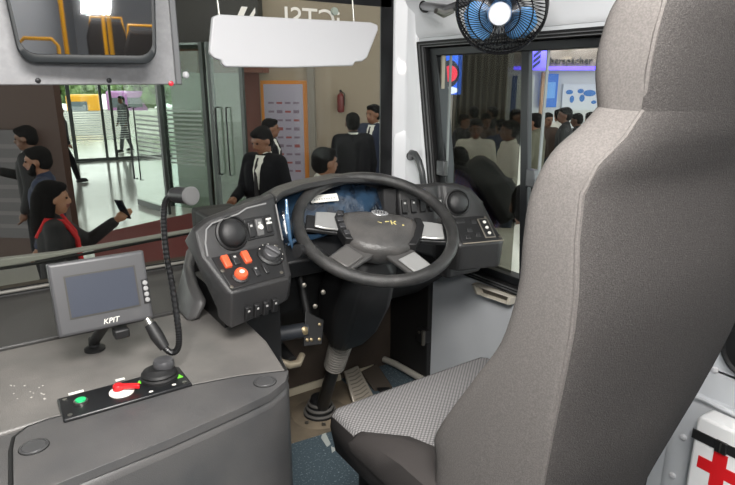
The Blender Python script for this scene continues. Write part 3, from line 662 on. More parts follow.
MB().cyl(gp[0] - (gp[1] - gp[0]) * .45, gp[0], .008, .0095).build('plug_collar', STEEL, mic)
h0, h1 = P(172, 194.5, w=wn), P(191, 196, w=wn - .035)
d = (h1 - h0).normalized(); hl = (h1 - h0).length
hm = MB().lathe([(.008, -.004), (.013, .002), (.015, .006), (.015, .014), (.0175, .016), (.0175, hl - .004)], h0, d, 24).build('head_housing', mat('mike_body', (40, 40, 41), .35), mic, smooth=30)
MB().lathe([(.0188, hl - .006), (.0198, hl - .002), (.0198, hl + .003), (.017, hl + .006), (.001, hl + .0075)], h0, d, 24).build('mesh_head', mat('mesh_metal', (128, 128, 128), .5, .3, bump=(1800, 1)), mic)

# ================================================================== HEADER PANEL, MIRROR, VISOR
hp = thing('overhead_panel', 'flat grey metal panel hanging above the windscreen, carrying the mirror', 'panel', (0, 1.56, 1.19))
MB().box((-.2, 1.575, 1.578), (1.31, .05, .776)).build('panel_board', GREYP, hp, bevel=.003)
for x in (-.6, .0, .4): MB().box((x, 1.708, 1.75), (.03, .215, .03)).build('support_arm', BLACK, hp)
MB().box((.463, 1.578, 1.574), (.016, .055, .768)).build('edge_strip', mat('edge_grey', (120, 121, 123), .4, .3), hp, bevel=.003)
for u in (38, 109, ):
    MB().lathe([(.006, 0), (.006, .002), (.001, .004)], P(u, 80.5, y=1.549), (0, -1, 0), 12).build('screw', mat('screw_dark', (52, 52, 54), .4, .5), hp)
MB().lathe([(.0065, 0), (.006, .003), (.001, .005)], P(171, 83.5, y=1.548), (0, -1, 0), 12).build('red_lamp', mat('red_lamp', (220, 40, 60), .3), hp)['label'] = 'small red indicator lamp'
MB().lathe([(.008, 0), (.009, .008), (.005, .012)], P(184, 75, y=1.58), (.7, -.7, 0), 12).build('end_cap', OFFW, hp)
# mirror (faces back into the saloon)
mc = P(84, 4, y=1.46)
nm = (V((-.01, -.05, 1.265)) - mc).normalized()
mxd = Zv.cross(nm).normalized(); myd = nm.cross(mxd)
mf = fr(mc, mxd, myd, nm)
rm = thing('rearview_mirror', 'wide interior mirror in black frame on the grey overhead panel', 'mirror', mc)
def rr(w, hh, r, z, n=6, taper=.0):
    pts = []
    for cxx, cyy, a0 in ((w - r, hh - r, 0), (-w + r, hh - r, 90), (-w + r, -hh + r, 180), (w - r, -hh + r, 270)):
        for k in range(n + 1):
            a = R(a0 + 90 * k / n); x, y = cxx + r * math.cos(a), cyy + r * math.sin(a); pts.append((x * (1 + taper * y / hh), y, z))
    return pts
mW, mH = .146, .112
mfr = MX.Translation(myd * -.008) @ mf
MB(mfr).loft([rr(mW - .012, mH - .012, .03, -.035, taper=.05), rr(mW, mH + .004, .035, -.022, taper=.05), rr(mW, mH + .004, .035, -.002, taper=.05), rr(mW - .003, mH, .034, .0015, taper=.05), rr(mW - .012, mH - .014, .03, -.001, taper=.05)]).build('mirror_frame', mat('mirror_frame', (44, 47, 49), .4), rm, smooth=50)
MB(mf).loft([rr(mW - .008, mH - .008, .03, -.002, taper=.05), rr(mW - .008, mH - .008, .03, .003, taper=.05)]).build('mirror_glass', mat('mirror_silver', (228, 230, 232), .02, 1), rm)
MB().cyl(mc + V((0, .02, .04)), mc + V((.0, .10, .05)), .012).build('mount', BLACK, rm)
# visor
vs = thing('sun_visor', 'white rounded sun visor hanging in front of the windscreen', 'sun visor', (.84, 1.6, 1.24))
vo = [(212, 17), (219, 14.5), (370, 22.5), (376.5, 25), (377, 30), (366, 58), (361, 61.5), (354, 62), (352, 66), (288, 67.8), (225, 67), (221.5, 64), (221, 60.5), (213, 58), (209, 53), (209.5, 44)]
vp_ = []
for i, (u, v) in enumerate(vo):
    vp_.append(P(u, v, y=1.60 + .0 * (v - 20)))
MB().loft([[p + V((0, -.008, 0)) for p in vp_], [p + V((0, .010, 0)) for p in vp_]]).build('visor_board', OFFW, vs, bevel=.006, segs=3)
MB().cyl((.60, 1.60, 1.36), (.60, 1.62, 1.52), .003).build('hanger', STEEL, vs)
MB().cyl((1.03, 1.60, 1.36), (1.03, 1.62, 1.52), .003).build('hanger', STEEL, vs)
MB().lathe([(.012, 0), (.011, .008), (.001, .01)], P(334, 11.5, y=1.63), (0, -1, 0), 14).build('hanger_knob', mat('knob_pale', (150, 160, 150), .3), vs)

# ================================================================== FAN
fc = P(501, 9, w=1.47); fn = (V((.18, .30, .86)) - fc).normalized()
fx = Zv.cross(fn).normalized(); fy = fn.cross(fx); FF = fr(fc, fx, fy, fn)
fan = thing('cab_fan', 'small black caged fan with blue blades clipped above side window', 'fan', fc)
RG = .1125
gd = MB(FF)
for rr_, z, th in ((RG, 0, .0035), (RG * 1.01, -.03, .003), (RG * .98, .014, .0025), (.08, .034, .0018), (.05, .042, .0018)): gd.torus((0, 0, z), (0, 0, 1), rr_, th, 56, 6)
for k in range(72):
    a = 2 * math.pi * k / 72; t2 = a + .32
    gd.tube([(RG * math.cos(a), RG * math.sin(a), .002), (RG * .98 * math.cos(a + .03), RG * .98 * math.sin(a + .03), .014), (.08 * math.cos(a + .16), .08 * math.sin(a + .16), .034), (.05 * math.cos(t2), .05 * math.sin(t2), .042), (.03 * math.cos(t2), .03 * math.sin(t2), .044)], .0011, 4)
gd.build('front_guard', mat('guard_black', (40, 40, 42), .25, .5), fan, smooth=60)
gb = MB(FF)
for k in range(72):
    a = 2 * math.pi * k / 72
    gb.tube([(RG * math.cos(a), RG * math.sin(a), 0), (RG * 1.01 * math.cos(a), RG * 1.01 * math.sin(a), -.03), (.075 * math.cos(a), .075 * math.sin(a), -.055), (.03 * math.cos(a), .03 * math.sin(a), -.06)], .0013, 4)
gb.build('rear_guard', mat('guard_black', (40, 40, 42), .25, .5), fan, smooth=60)
MB(FF).lathe([(.028, .036), (.028, .046), (.025, .05), (.001, .052)], (0, 0, 0), (0, 0, 1), 30).build('hub_cap', mat('hub_white', (225, 228, 235), .35), fan)
MB(FF).lathe([(.03, -.10), (.036, -.095), (.036, -.03), (.02, -.02), (.012, .0)], (0, 0, 0), (0, 0, 1), 24).build('motor', BLACK, fan)
hub_ = MB(FF).lathe([(.026, -.012), (.028, .02), (.001, .022)], (0, 0, 0), (0, 0, 1), 24).build('blade_hub', mat('blade_blue', (118, 184, 245), .35), fan)
for k in range(3):
    a0 = 2 * math.pi * k / 3 - .61; b_l = MB(FF); rings = []
    for r_i in range(7):
        r = .022 + r_i * .0123; half = (.42, .62, .74, .76, .72, .6, .3)[r_i]
        rings.append([(r * math.cos(a0 + half * t), r * math.sin(a0 + half * t), .006 + .013 * t) for t in (-1, -.6, -.2, .2, .6, 1)])
    b_l.loft(rings, closed=False, caps=False)
    b_l.build('blade', mat('blade_blue', (118, 184, 245), .35), fan, solid=.002)
ar = MB(); a1 = FF @ V((0, 0, -.095)); a3 = P(424, 6, x=1.375); a2 = P(448, 9, w=1.66)
ar.tube([a1, a1.lerp(a2, .5) + V((.02, 0, .02)), a2, a3], [.012, .011, .012, .014], 12); ar.build('mount_arm', mat('arm_chrome', (120, 120, 122), .3, .7), fan)
MB().lathe([(.022, 0), (.022, .02), (.016, .03)], a3 + V((.02, .0, 0)), (-1, -.1, 0), 18).build('mount_foot', BLACK, fan)
cb2 = [P(*q) for q in ()]
kn2 = P(444, 9, w=1.64); MB().tube([kn2 + V((-.03, 0, -.006)), kn2 + V((0, 0, -.014)), kn2 + V((.025, -.01, -.004))], [.008, .01, .007], 10).build('clamp_screw', STEEL, fan)

# ================================================================== GRAB HANDLE, PULL TRAY, KIT
gh = thing('grab_handle', 'dark curved grab handle on the white windscreen pillar', 'grab handle', P(420, 185, x=1.34))
hpnts = [P(411, 157, x=1.372), P(411.5, 153, x=1.345), P(415, 154, x=1.335), P(419, 161, x=1.335), P(422, 172, x=1.335), P(424, 188, x=1.34), P(424, 196, x=1.36)]
MB().tube(hpnts, [.013, .0125, .012, .0115, .0115, .012, .013], 12).build('grip', mat('handle_grey', (70, 72, 74), .35), gh, smooth=70)
MB().lathe([(.017, 0), (.015, .01), (.001, .012)], P(411, 156, x=1.378), (-1, -.1, 0), 16).build('end_boss', BLACK, gh)
tr = thing('pull_handle', 'cream recessed pull handle tray on the side wall below window', 'handle', P(492, 296, x=1.4))
def ytr(u, v): q = P(u, v, x=1.375); return q
qa, qb, qc, qd = P(472, 283.5, x=1.375), P(513, 297.5, x=1.375), P(510, 305, x=1.375), P(476, 293.5, x=1.375)
T0 = [qa, qb, qc, qd]; cen = (qa + qb + qc + qd) / 4
inn = [cen + (p - cen) * .72 for p in T0]; 
trm = MB(); sh_ = lambda L, dx, k=1: [cen + (p - cen) * k + V((dx, 0, 0)) for p in L]
trm.loft([sh_(T0, .03, 1.02), sh_(T0, 0, 1), sh_(T0, -.006, .95), sh_(T0, -.006, .82), sh_(T0, .018, .74)])
trm.build('tray', mat('cream_metal', (216, 210, 196), .35), tr, bevel=.002)
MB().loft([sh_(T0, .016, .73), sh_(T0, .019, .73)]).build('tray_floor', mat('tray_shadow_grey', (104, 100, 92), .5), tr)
aid = thing('first_aid_box', 'white first aid box with red cross and black buckled strap', 'first aid box', (1.36, .5, .1))
XF_ = 1.322
e0, e1_ = P(698, 415, x=XF_), P(684, 485, x=XF_)
ya = (e0.y + e1_.y) / 2; za = e0.z
ab = MB(fr((XF_, ya, za), (0, -1, 0), (0, 0, 1), (-1, 0, 0)))
ab.loft([[(.008, 0, z), (.19, 0, z), (.20, -.01, z), (.20, -.28, z), (.0, -.28, z), (.0, -.012, z)] for z in (-.06, 0)])
AF = fr((XF_, ya, za), (0, -1, 0), (0, 0, 1), (-1, 0, 0))
ab.build('case', mat('kit_white', (232, 232, 232), .35), aid, bevel=.008, segs=3)
cc = AF.inverted() @ P(718, 471, x=XF_)
cr_ = MB(AF); s_ = .0155
cr_.prism([(cc.x + x * s_, cc.y + y * s_) for x, y in ((-1, -3), (1, -3), (1, -1), (3, -1), (3, 1), (1, 1), (1, 3), (-1, 3), (-1, 1), (-3, 1), (-3, -1), (-1, -1))], 0, .0012)
cr_.build('red_cross', REDP, aid)
s0, s1 = AF.inverted() @ P(692, 433, x=XF_), AF.inverted() @ P(733, 451, x=XF_)
ym = (s0.y + s1.y) / 2
MB(AF).loft([[(x, ym - .012 + .002 * math.sin(x * 30), -.062 if abs(x) < .0005 else .0), (x, ym + .012, 0), (x, ym + .012, .0025), (x, ym - .012, .0025)] for x in (-.003, .04, .1, .15, .203)]).build('strap', RUB, aid)
bk = AF.inverted() @ P(722, 447, x=XF_)
MB(AF).box((bk.x, ym, .005), (.026, .03, .007)).build('buckle', mat('buckle_black', (30, 30, 30), .3), aid, bevel=.002)
MB(AF).box((bk.x, ym, .009), (.003, .024, .002)).build('buckle_pin', STEEL, aid)
spk = thing('round_vent', 'black round speaker cover on the pale side wall above first aid box', 'speaker', (1.4, .5, .62))
cs = V((1.392, .495, .615))
MB().lathe([(.078, 0), (.076, .012), (.066, .02), (.062, .014)], cs, (-1, 0, 0), 40).build('speaker_rim', BLACK, spk)
MB().lathe([(.064, .0), (.06, .010), (.03, .016), (.001, .017)], cs, (-1, 0, 0), 40).build('speaker_grille', mat('grille_black', (18, 19, 24), .5, bump=(500, .8)), spk)

# ================================================================== FOOTWELL
pp = thing('footwell_plate', 'dusty tan plate covering the footwell floor around the steering column', 'floor plate', (.95, 1.75, 0))
MB().loft([[(.55, 1.60, z), (.97, 1.56, z), (1.12, 1.60, z), (1.12, 1.868, z), (.55, 1.868, z)] for z in (0, .0035)]).build('plate', DUSTY, pp)
q0, q1 = P(291, 397, z=.012), P(336, 384, z=.012)
MB().loft([[(x, 1.855, .003), (x, 1.869, .003), (x, 1.869, .03), (x, 1.862, .03), (x, 1.855, .012)] for x in (.86, 1.12)]).build('edge_strip', mat('pale_strip', (196, 186, 164), .5), pp)
hs = thing('hatch_frame', 'metal edged floor hatch at the front right of the footwell', 'hatch', (1.25, 1.72, 0))
MB().loft([[(1.15, 1.60, z), (1.37, 1.60, z), (1.37, 1.85, z), (1.15, 1.85, z)] for z in (0, .004)]).build('hatch_plate', FLOORM, hs)
MB().loft([[(x, 1.84, .0), (x, 1.868, .0), (x, 1.868, .02), (x, 1.852, .02), (x, 1.84, .012)] for x in (1.16, 1.29)]).build('pale_edge', mat('pale_strip', (196, 186, 164), .5), hs)
MB().tube([(1.345, 1.865, .03), (1.36, 1.80, .03), (1.375, 1.60, .03)], .014, 10).build('edge_tube', mat('pale_tube', (186, 182, 172), .45, .2), hs)
bp = thing('brake_pedal', 'ribbed metal brake pedal beside the steering shaft', 'pedal', P(365, 405, z=0))
pt_ = [P(344, 371, y=1.74), P(358, 365, y=1.74), P(375, 397, y=1.63), P(355, 409, y=1.63)]
nb_ = (pt_[1] - pt_[0]).cross(pt_[3] - pt_[0]).normalized()
if nb_.y > 0: nb_ = -nb_
MB().quad(*pt_, t=-.012, nrm=nb_).build('pedal_pad', mat('pedal_metal', (156, 148, 136), .4, .5), bp, bevel=.004)
rb = MB()
for k in range(9):
    t = .1 + .1 * k; A = pt_[0].lerp(pt_[3], t); B = pt_[1].lerp(pt_[2], t)
    rb.tube([A.lerp(B, .15) + nb_ * .001, A.lerp(B, .5) + nb_ * .001 + (pt_[3] - pt_[0]) * .03, A.lerp(B, .85) + nb_ * .001], .0022, 6)
rb.build('tread_rib', mat('pedal_rib', (120, 112, 100), .5, .4), bp)
mid = (pt_[2] + pt_[3]) / 2; MB().cyl(mid - nb_ * .012, V((mid.x, mid.y + .03, .0)), .012).build('pedal_hinge', BLACK, bp)
ap = thing('accelerator_pedal', 'dark brown accelerator pedal right of the ribbed brake pedal', 'pedal', P(385, 395, z=0))
at_ = [P(361, 371, y=1.80), P(377, 363, y=1.80), P(393, 387, y=1.68), P(378, 396, y=1.68)]
na = (at_[1] - at_[0]).cross(at_[3] - at_[0]).normalized()
if na.y > 0: na = -na
MB().quad(*at_, t=-.014, nrm=na).build('pedal_pad', mat('pedal_brown', (66, 58, 50), .7), ap, bevel=.004)
mid = (at_[2] + at_[3]) / 2; MB().box((mid.x, mid.y + .02, mid.z / 2), (.05, .04, max(mid.z, .02))).build('pedal_bracket', BLACK, ap, bevel=.003)
bk_ = thing('mounting_bracket', 'black bolted bracket plate hanging left of the steering boot', 'bracket', P(313, 332, w=1.7))
kc = P(312, 330, w=1.68)
KF = fr(kc, (.85, -.25, -.3), (.3, .2, .9))
MB(KF).prism([(-.02, -.05), (.035, -.035), (.03, .035), (-.03, .05)], -.006, .006).build('bracket_plate', BLACK, bk_, bevel=.002)
for x, y in ((-.012, -.03), (.024, -.022), (.0, -.027), (.018, .02)): MB(KF).lathe([(.005, 0), (.005, .009), (.001, .011)], (x, y, 0), (0, 0, 1), 8).build('bolt', mat('brass_bolt', (150, 135, 105), .4, .6), bk_)
MB(KF).lathe([(.012, .004), (.012, .012), (.005, .016)], (-.024, -.005, 0), (0, 0, 1), 12).build('bolt', mat('brass_bolt', (150, 135, 105)), bk_)
MB().cyl(kc + V((-.01, .01, 0)), kc + V((-.10, .03, .0)), .022).build('bracket_arm', mat('arm_bluegrey', (44, 47, 52), .5), bk_)
MB().cyl(kc + V((0, .02, .03)), kc + V((-.01, .10, .30)), .012).build('hanger_rod', BLACK, bk_)
rp = thing('pipe_clamp', 'pale metal pipe clamp low behind the console end', 'clamp', P(292, 362, w=1.72))
rc = P(292, 361, w=1.72)
MB().tube([rc + V((-.04, 0, .012)), rc + V((-.015, -.012, -.004)), rc + V((.015, -.01, -.008)), rc + V((.04, .01, .006))], [.009, .012, .012, .010], 10).build('clamp_band', mat('pale_clamp', (168, 156, 136), .4, .5), rp)
MB().cyl(rc + V((.0, .0, -.004)), V((rc.x + .03, 1.868, rc.z + .03)), .018).build('pipe', BLACK, rp)
sm_ = MB()
for i, pts in enumerate((((322, 418), (329, 422), (326, 434), (331, 444), (327, 447), (321, 438), (324, 428)), ((330, 424), (335, 420), (333, 430), (329, 432)), ((331, 446), (337, 449), (332, 453)))):
    sm_.loft([[P(u, v, z=z) for u, v in pts] for z in (.0006, .0012)])
sc_f = sm_.build('scuff_mark', mat('white_scuff', (176, 182, 178), .85), bpy.data.objects['floor'])

# ================================================================== SALOON BEHIND THE CAMERA (seen in the mirror)
def pole(x, y, label):
    t = thing('handrail', label, 'handrail', (x, y, 0), 'yellow handrails in the saloon')
    MB().cyl((x, y, 0), (x, y, 1.96), .018, n=14).build('pole', YELL, t)
    MB().lathe([(.035, 0), (.035, .012), (.02, .018)], (x, y, 0), (0, 0, 1), 18).build('foot', STEEL, t)
def pax(x, y, label):
    t = thing('passenger_seat', label, 'seat', (x, y, 0), 'passenger seats in the saloon')
    MB().loft([[(x - .21, y - .2, z), (x + .21, y - .2, z), (x + .22, y + .22, z), (x - .22, y + .22, z)] for z in (.40, .48)]).build('seat_cushion', SEATBOL, t, bevel=.03)
    MB().loft([[(x - w, y - .22 - k, z), (x + w, y - .22 - k, z), (x + w, y - .14 - k, z), (x - w, y - .14 - k, z)] for z, w, k in ((.45, .21, 0), (.9, .22, .05), (1.08, .17, .09))]).build('backrest', SEATBOL, t, bevel=.03)
    for s in (-1, 1): MB().cyl((x + s * .15, y, 0), (x + s * .15, y, .41), .018).build('leg', BLACK, t)
    MB().tube([(x - .2, y - .27, .9), (x - .17, y - .31, 1.12), (x + .17, y - .31, 1.12), (x + .2, y - .27, .9)], .014, 8).build('grab_rail', YELL, t)
for x, y, l in ((-.27, -2.6, 'tall yellow handrail right of the glare in the mirror'), (-.62, -2.6, 'yellow handrail left of the glare in the mirror'), (-.46, -3.6, 'yellow handrail just right of the glare, farther back in the mirror')): pole(x, y, l)
for x, y, l in ((-.02, -2.9, 'dark passenger seat nearest the mirror edge on its right'), (-.62, -4.6, 'dark passenger seat farthest back, in the middle of the mirror'), (.1, -4.4, 'dark passenger seat in the second row at the right of the mirror')): pax(x, y, l)
t = thing('barrier_rail', 'low yellow barrier rail seen in the mirror', 'rail', (-.8, -2.5, 0))
MB().tube([(-.95, -2.5, 0), (-.95, -2.5, .97), (-.90, -2.5, 1.02), (-.70, -2.5, 1.02), (-.66, -2.5, .97), (-.66, -2.5, 0)], .015, 8).build('tube', YELL, t)

# ================================================================== THE HALL OUTSIDE
GZ = -1.0
GS = -2.0        # the street lies lower than the hall
HALLFLOOR = mat('polished_hall_floor', (176, 176, 168), .12, noise=(1.2, (186, 186, 180), .3, .7))
struct(MB().box((6, 8.5, GZ - .05), (50, 37, .1)).build('floor_hall', HALLFLOOR))
struct(MB().box((8, 9.5, 4.6), (44, 24, .1)).build('ceiling_hall', mat('hall_ceiling', (70, 66, 62), .8)))
cp = [(-6, 2.0), (-6, 6.7), (.95, 6.75), (1.234, 9.1), (2.9, 9.75), (3.6, 9.1), (4.4, 9.6), (5.4, 8.9), (5.4, 5.0), (2.2, 3.4), (2.0, 2.0)]
tag(MB().prism(cp, GZ + .001, GZ + .012).build('carpet', mat('red_brown_carpet', (112, 44, 40), .95, noise=(90, (96, 36, 34), .4, .6), bump=(300, .4))), 'dark red carpet laid on the hall floor in front of the bus', 'carpet')
# street beyond the glass front
struct(MB().box((9, 51, GS - .05), (110, 48, .1)).build('ground', mat('street_concrete', (150, 150, 142), .8, noise=(.6, (164, 164, 156), .3, .7))))
def leafball(mb, c, rad, n):
    for k in range(n):
        d = V((random.gauss(0, 1), random.gauss(0, 1), random.gauss(0, 1))).normalized() * random.uniform(.35, .95)
        p = V(c) + V((d.x * rad[0], d.y * rad[1], d.z * rad[2])); r = random.uniform(.25, .45) * min(rad) * .75
        rings = []; m_ = 7
        for i in range(1, 6):
            ph = math.pi * i / 6
            rings.append([p + V((math.sin(ph) * math.cos(6.283 * q / m_), math.sin(ph) * math.sin(6.283 * q / m_), -math.cos(ph))) * r * random.uniform(.7, 1.2) for q in range(m_)])
        mb.loft(rings)
LEAF = [mat('leaf_green', (74, 104, 58), .8, noise=(3, (112, 140, 84), .35, .65)), mat('leaf_pale', (104, 132, 80), .8, noise=(3, (140, 162, 112), .35, .65))]
for k, (u, w, hh, lb) in enumerate(((44, 42, 4.2, 'leafy green tree outside, behind the brown pillar edge'), (74, 50, 4.8, 'leafy green tree outside, behind the yellow bus'), (104, 58, 5.6, 'leafy green tree outside, between the yellow and purple buses'), (136, 52, 5.0, 'leafy green tree outside, behind the purple bus'), (166, 42, 4.4, 'leafy green tree outside, behind the open glass door'), (200, 48, 4.8, 'leafy green tree outside, behind the frosted side pane'))):
    b = P(u, 140, w=w); t = thing('tree', lb, 'tree', (b.x, b.y, GS), 'trees along the street outside')
    MB().tube([(b.x, b.y, GS), (b.x + .1, b.y, GS + 1), (b.x, b.y, GZ + hh * .7)], [.18, .15, .08], 8).build('trunk', mat('bark', (84, 70, 56), .9), t)
    q = MB(); leafball(q, (b.x, b.y, GZ + hh * .44), (2.4, 1.6, hh * .36), 110); q.build('crown', LEAF[k % 2], t, smooth=80)
def bus(u, w, col, stripe, L, hh, label):
    b = P(u, 110, w=w); t = thing('bus', label, 'bus', (b.x, b.y, GS))
    F = fr((b.x, b.y, GS), (.98, -.2, 0), (.2, .98, 0))
    o = MB(F).loft([[(-L / 2, 0, z), (L / 2, 0, z), (L / 2, 2.2, z), (-L / 2, 2.2, z)] for z in (.35, hh)]).build('body', col, t, bevel=.12)
    MB(F).box((0, -.01, hh * .42), (L * .97, .03, .25)).build('stripe', stripe, t)
    for k in range(int(L / 1.1)):
        MB(F).box((-L / 2 + .7 + 1.1 * k, -.01, hh * .70), (.95, .04, hh * .26)).build('window', mat('bus_window', (92, 104, 112), .15), t)
    for x in (-L * .33, L * .33): MB(F).lathe([(.42, -.02), (.42, .2), (.2, .22)], (x, .12, .42), (0, -1, 0), 18).build('wheel', RUB, t)
bus(84, 36, mat('bus_yellow', (226, 164, 40), .4), mat('bus_white', (230, 230, 226), .4), 1.9, 2.35, 'small yellow bus parked on the street outside')
bus(128, 40, mat('bus_purple', (168, 120, 176), .4), mat('bus_white', (230, 230, 226)), 2.6, 2.5, 'purple and white bus parked on the street outside')
hg = P(105, 112, w=31)
struct(MB(fr((hg.x, hg.y, GS), (.9, -.42, 0), (.42, .9, 0))).box((0, 0, .82), (11, .25, 1.64)).build('trim_street_barrier', mat('barrier_white', (214, 214, 208), .7)))
# ---- glass front of the hall
MULL = mat('mullion_grey', (70, 74, 72), .35, .6); FROST = mat('frosted_band', (196, 204, 200), .7); GL = glass('hall_glass', (242, 246, 243), .05); GL2 = glass('hall_glass_green', (222, 234, 228), .06)
f0, f1 = P(40, 164, z=GZ), P(172, 156.5, z=GZ); fd = (f1 - f0).normalized(); FL_ = (f1 - f0).length
GF = fr((f0.x, f0.y, GZ), (fd.x, fd.y, 0), (-fd.y, fd.x, 0))
gfo = MB(GF).box((FL_ / 2, 0, 1.9), (FL_, .012, 3.8)).build('window_3', GL); struct(gfo)
def uloc(u): 
    d = P(u, 162, w=1) - EYE; A = V((d.x, d.y)); Bq = V((fd.x, fd.y)); det = A.x * -Bq.y + A.y * Bq.x
    return (-(A.x) * (f0.y) + (A.y) * (f0.x)) / -det if False else ((f0.y * A.x - f0.x * A.y) / (Bq.x * A.y - Bq.y * A.x))
for u, w in ((47, .07), (77, .10), (108, .07), (117.5, .07), (166, .12)):
    MB(GF).box((uloc(u), 0, 1.9), (w, .10, 3.8)).build('mullion', MULL, gfo)
MB(GF).box((FL_ / 2, 0, .04), (FL_, .12, .08)).build('base_rail', MULL, gfo)
MB(GF).box((FL_ / 2, 0, 2.52), (FL_, .10, .08)).build('transom', MULL, gfo)
for k in range(13): MB(GF).box(((uloc(50) + uloc(132)) / 2, -.012, .60 + .065 * k), (uloc(132) - uloc(50), .004, .022)).build('frosted_stripe', FROST, gfo)
for u in (83, 128):
    MB(GF).box((uloc(u), -.14, .012), (.5, .16, .02)).build('floor_spring', MULL, gfo)
def glassdoor(name, label, ua, wa, ub, wb, z1, uh, zh0, zh1, stripes, m):
    a, b = P(ua, 150, w=wa), P(ub, 150, w=wb); d = V((b.x - a.x, b.y - a.y, 0)); L_ = d.length; d.normalize()
    F = fr((a.x, a.y, GZ), d, V((-d.y, d.x, 0)))
    t = thing(name, label, 'door', (a.x, a.y, GZ))
    MB(F).box((L_ / 2, 0, z1 / 2 + .01), (L_, .012, z1)).build('pane', m, t)
    MB(F).box((L_ / 2, 0, .06), (L_, .04, .10)).build('bottom_rail', MULL, t); MB(F).box((L_ / 2, 0, z1), (L_, .04, .10)).build('top_rail', MULL, t)
    MB(F).box((L_ - .03, 0, z1 / 2), (.07, .05, z1)).build('stile', MULL, t)
    for k in range(stripes): MB(F).box((L_ * .55, -.012, .95 + .075 * k), (L_ * .8, .004, .03)).build('frosted_stripe', FROST, t)
    MB(F).tube([(uh, -.015, zh0), (uh, -.075, zh0), (uh, -.075, zh1), (uh, -.015, zh1)], .017, 8).build('pull_handle', mat('handle_dark', (46, 48, 48), .35, .5), t)
    MB(F).tube([(uh + .22, -.015, zh0), (uh + .22, -.06, zh0), (uh + .22, -.06, zh1), (uh + .22, -.015, zh1)], .012, 8).build('pull_handle', mat('handle_dark', (46, 48, 48)), t)
    return t
glassdoor('glass_door', 'open glass door with long handle and frosted stripes facing the street', 133, 10.4, 164, 9.6, 2.75, .10, .50, 1.75, 10, GL)
glassdoor('glass_door', 'closed glass door with long dark handle beside the suited men', 216, 9.75, 247, 9.4, 2.75, .12, .68, 1.78, 0, GL2)
a, b = P(167, 150, w=10.3), P(216, 150, w=9.8)
d = V((b.x - a.x, b.y - a.y, 0)); L_ = d.length; d.normalize(); F = fr((a.x, a.y, GZ), d, V((-d.y, d.x, 0)))
so = MB(F).box((L_ / 2, 0, 1.4), (L_, .012, 2.8)).build('window_4', GL2); struct(so)
for k in range(13): MB(F).box((L_ * .42, -.012, .80 + .075 * k), (L_ * .70, .004, .03)).build('frosted_stripe', FROST, so)
for x in (.0, L_ * .86, L_): MB(F).box((x, 0, 1.4), (.07, .08, 2.8)).build('mullion', MULL, so)
a, b = P(176, 150, w=13.5), P(262, 150, w=12.2)
struct(wall2((a.x, a.y), (b.x, b.y), GZ, 4.5, .15).build('wall_lobby', mat('lobby_wall', (150, 150, 138), .7)))
# solid walls
a, b, c, d = P(247, 150, w=10.6), P(262.5, 150, w=10.55), P(262.5, 150, w=10.55), P(440, 150, w=10.2)
struct(wall2((a.x, a.y), (b.x, b.y), GZ, 4.5, .4).build('wall_front.001', mat('red_brown_wall', (122, 76, 68), .7)))
bw = wall2((c.x, c.y), (d.x, d.y), GZ, 4.5, .2).build('wall_front.002', mat('beige_wall', (158, 144, 126), .7, noise=(.7, (150, 138, 122), .3, .7))); struct(bw)
wallx = V((d.x - c.x, d.y - c.y, 0)).normalized(); wally = V((-wallx.y, wallx.x, 0))
WFm = fr((c.x, c.y, GZ), wallx, (0, 0, 1), -wally)
wl_ = lambda u: ((P(u, 150, w=10.5) - V((c.x, c.y, 0))).dot(wallx))
struct(MB(WFm).box((wl_(314), 1.5, .06), (.12, 3.0, .12)).build('trim_5', mat('wall_post', (128, 120, 110), .6)))
po_ = thing('poster_panel', 'pale lavender notice panel with orange border standing behind the suited men', 'poster', WFm @ V((wl_(288), 0, .03)))
MB(WFm).box((wl_(287), 1.10, .03), (wl_(311) - wl_(264), 2.2, .04)).build('orange_border', mat('orange_border', (206, 130, 50), .6), po_)
pf = MB(WFm).box((wl_(286), 1.28, .052), ((wl_(306.5) - wl_(267.5)), 1.72, .006)).build('poster_sheet', mat('lavender_sheet', (166, 160, 176), .6), po_)
wdt = wl_(306) - wl_(268)
for k in range(9):
    for j in range(4):
        MB(WFm).box((wl_(286) - wdt * .33 + wdt * .22 * j, .62 + .15 * k, .0565), (wdt * .15, .035 + .02 * ((k * j) % 2), .002)).build('notice_print', mat('print_mauve' if (j + k) % 3 else 'print_red', (128, 112, 128) if (j + k) % 3 else (150, 84, 84), .7), pf)
fe_ = thing('fire_extinguisher', 'red fire extinguisher hanging on the beige wall', 'fire extinguisher', WFm @ V((wl_(343), 1.66, .1)))
eh = wl_(343)
exm = MB(WFm); exm.lathe([(.015, 0), (.055, .015), (.06, .04), (.06, .27), (.045, .31), (.02, .33), (.018, .36)], (eh, 1.66, .10), (0, 1, 0), 18); exm.build('cylinder_body', mat('extinguisher_red', (104, 30, 30), .4), fe_)
MB(WFm).box((eh, 2.03, .10), (.03, .035, .07)).build('valve', BLACK, fe_, bevel=.006); MB(WFm).tube([(eh + .015, 2.02, .11), (eh + .075, 1.98, .13), (eh + .07, 1.78, .14)], .009, 6).build('hose', RUB, fe_)
MB(WFm).box((eh, 1.82, .025), (.04, .2, .03)).build('wall_bracket', BLACK, fe_)
# bulkhead over the doors and the dark wall above it
a, b = P(120, 90, w=10.2), P(264, 90, w=9.9)
struct(wall2((a.x, a.y), (b.x, b.y), 1.33, 1.72, .5).build('trim_6', mat('bulkhead_red', (118, 78, 66), .7)))
struct(wall2((a.x - .3, a.y + .3), (b.x, b.y + .1), 1.70, 4.55, .3).build('wall_front.003', mat('upper_dark_wall', (62, 60, 58), .7)))
a, b = P(262, 60, w=10.2), P(440, 60, w=9.9)
struct(wall2((a.x, a.y), (b.x, b.y), 1.62, 4.55, .1).build('wall_front.004', mat('upper_brown_wall', (74, 66, 60), .7)))
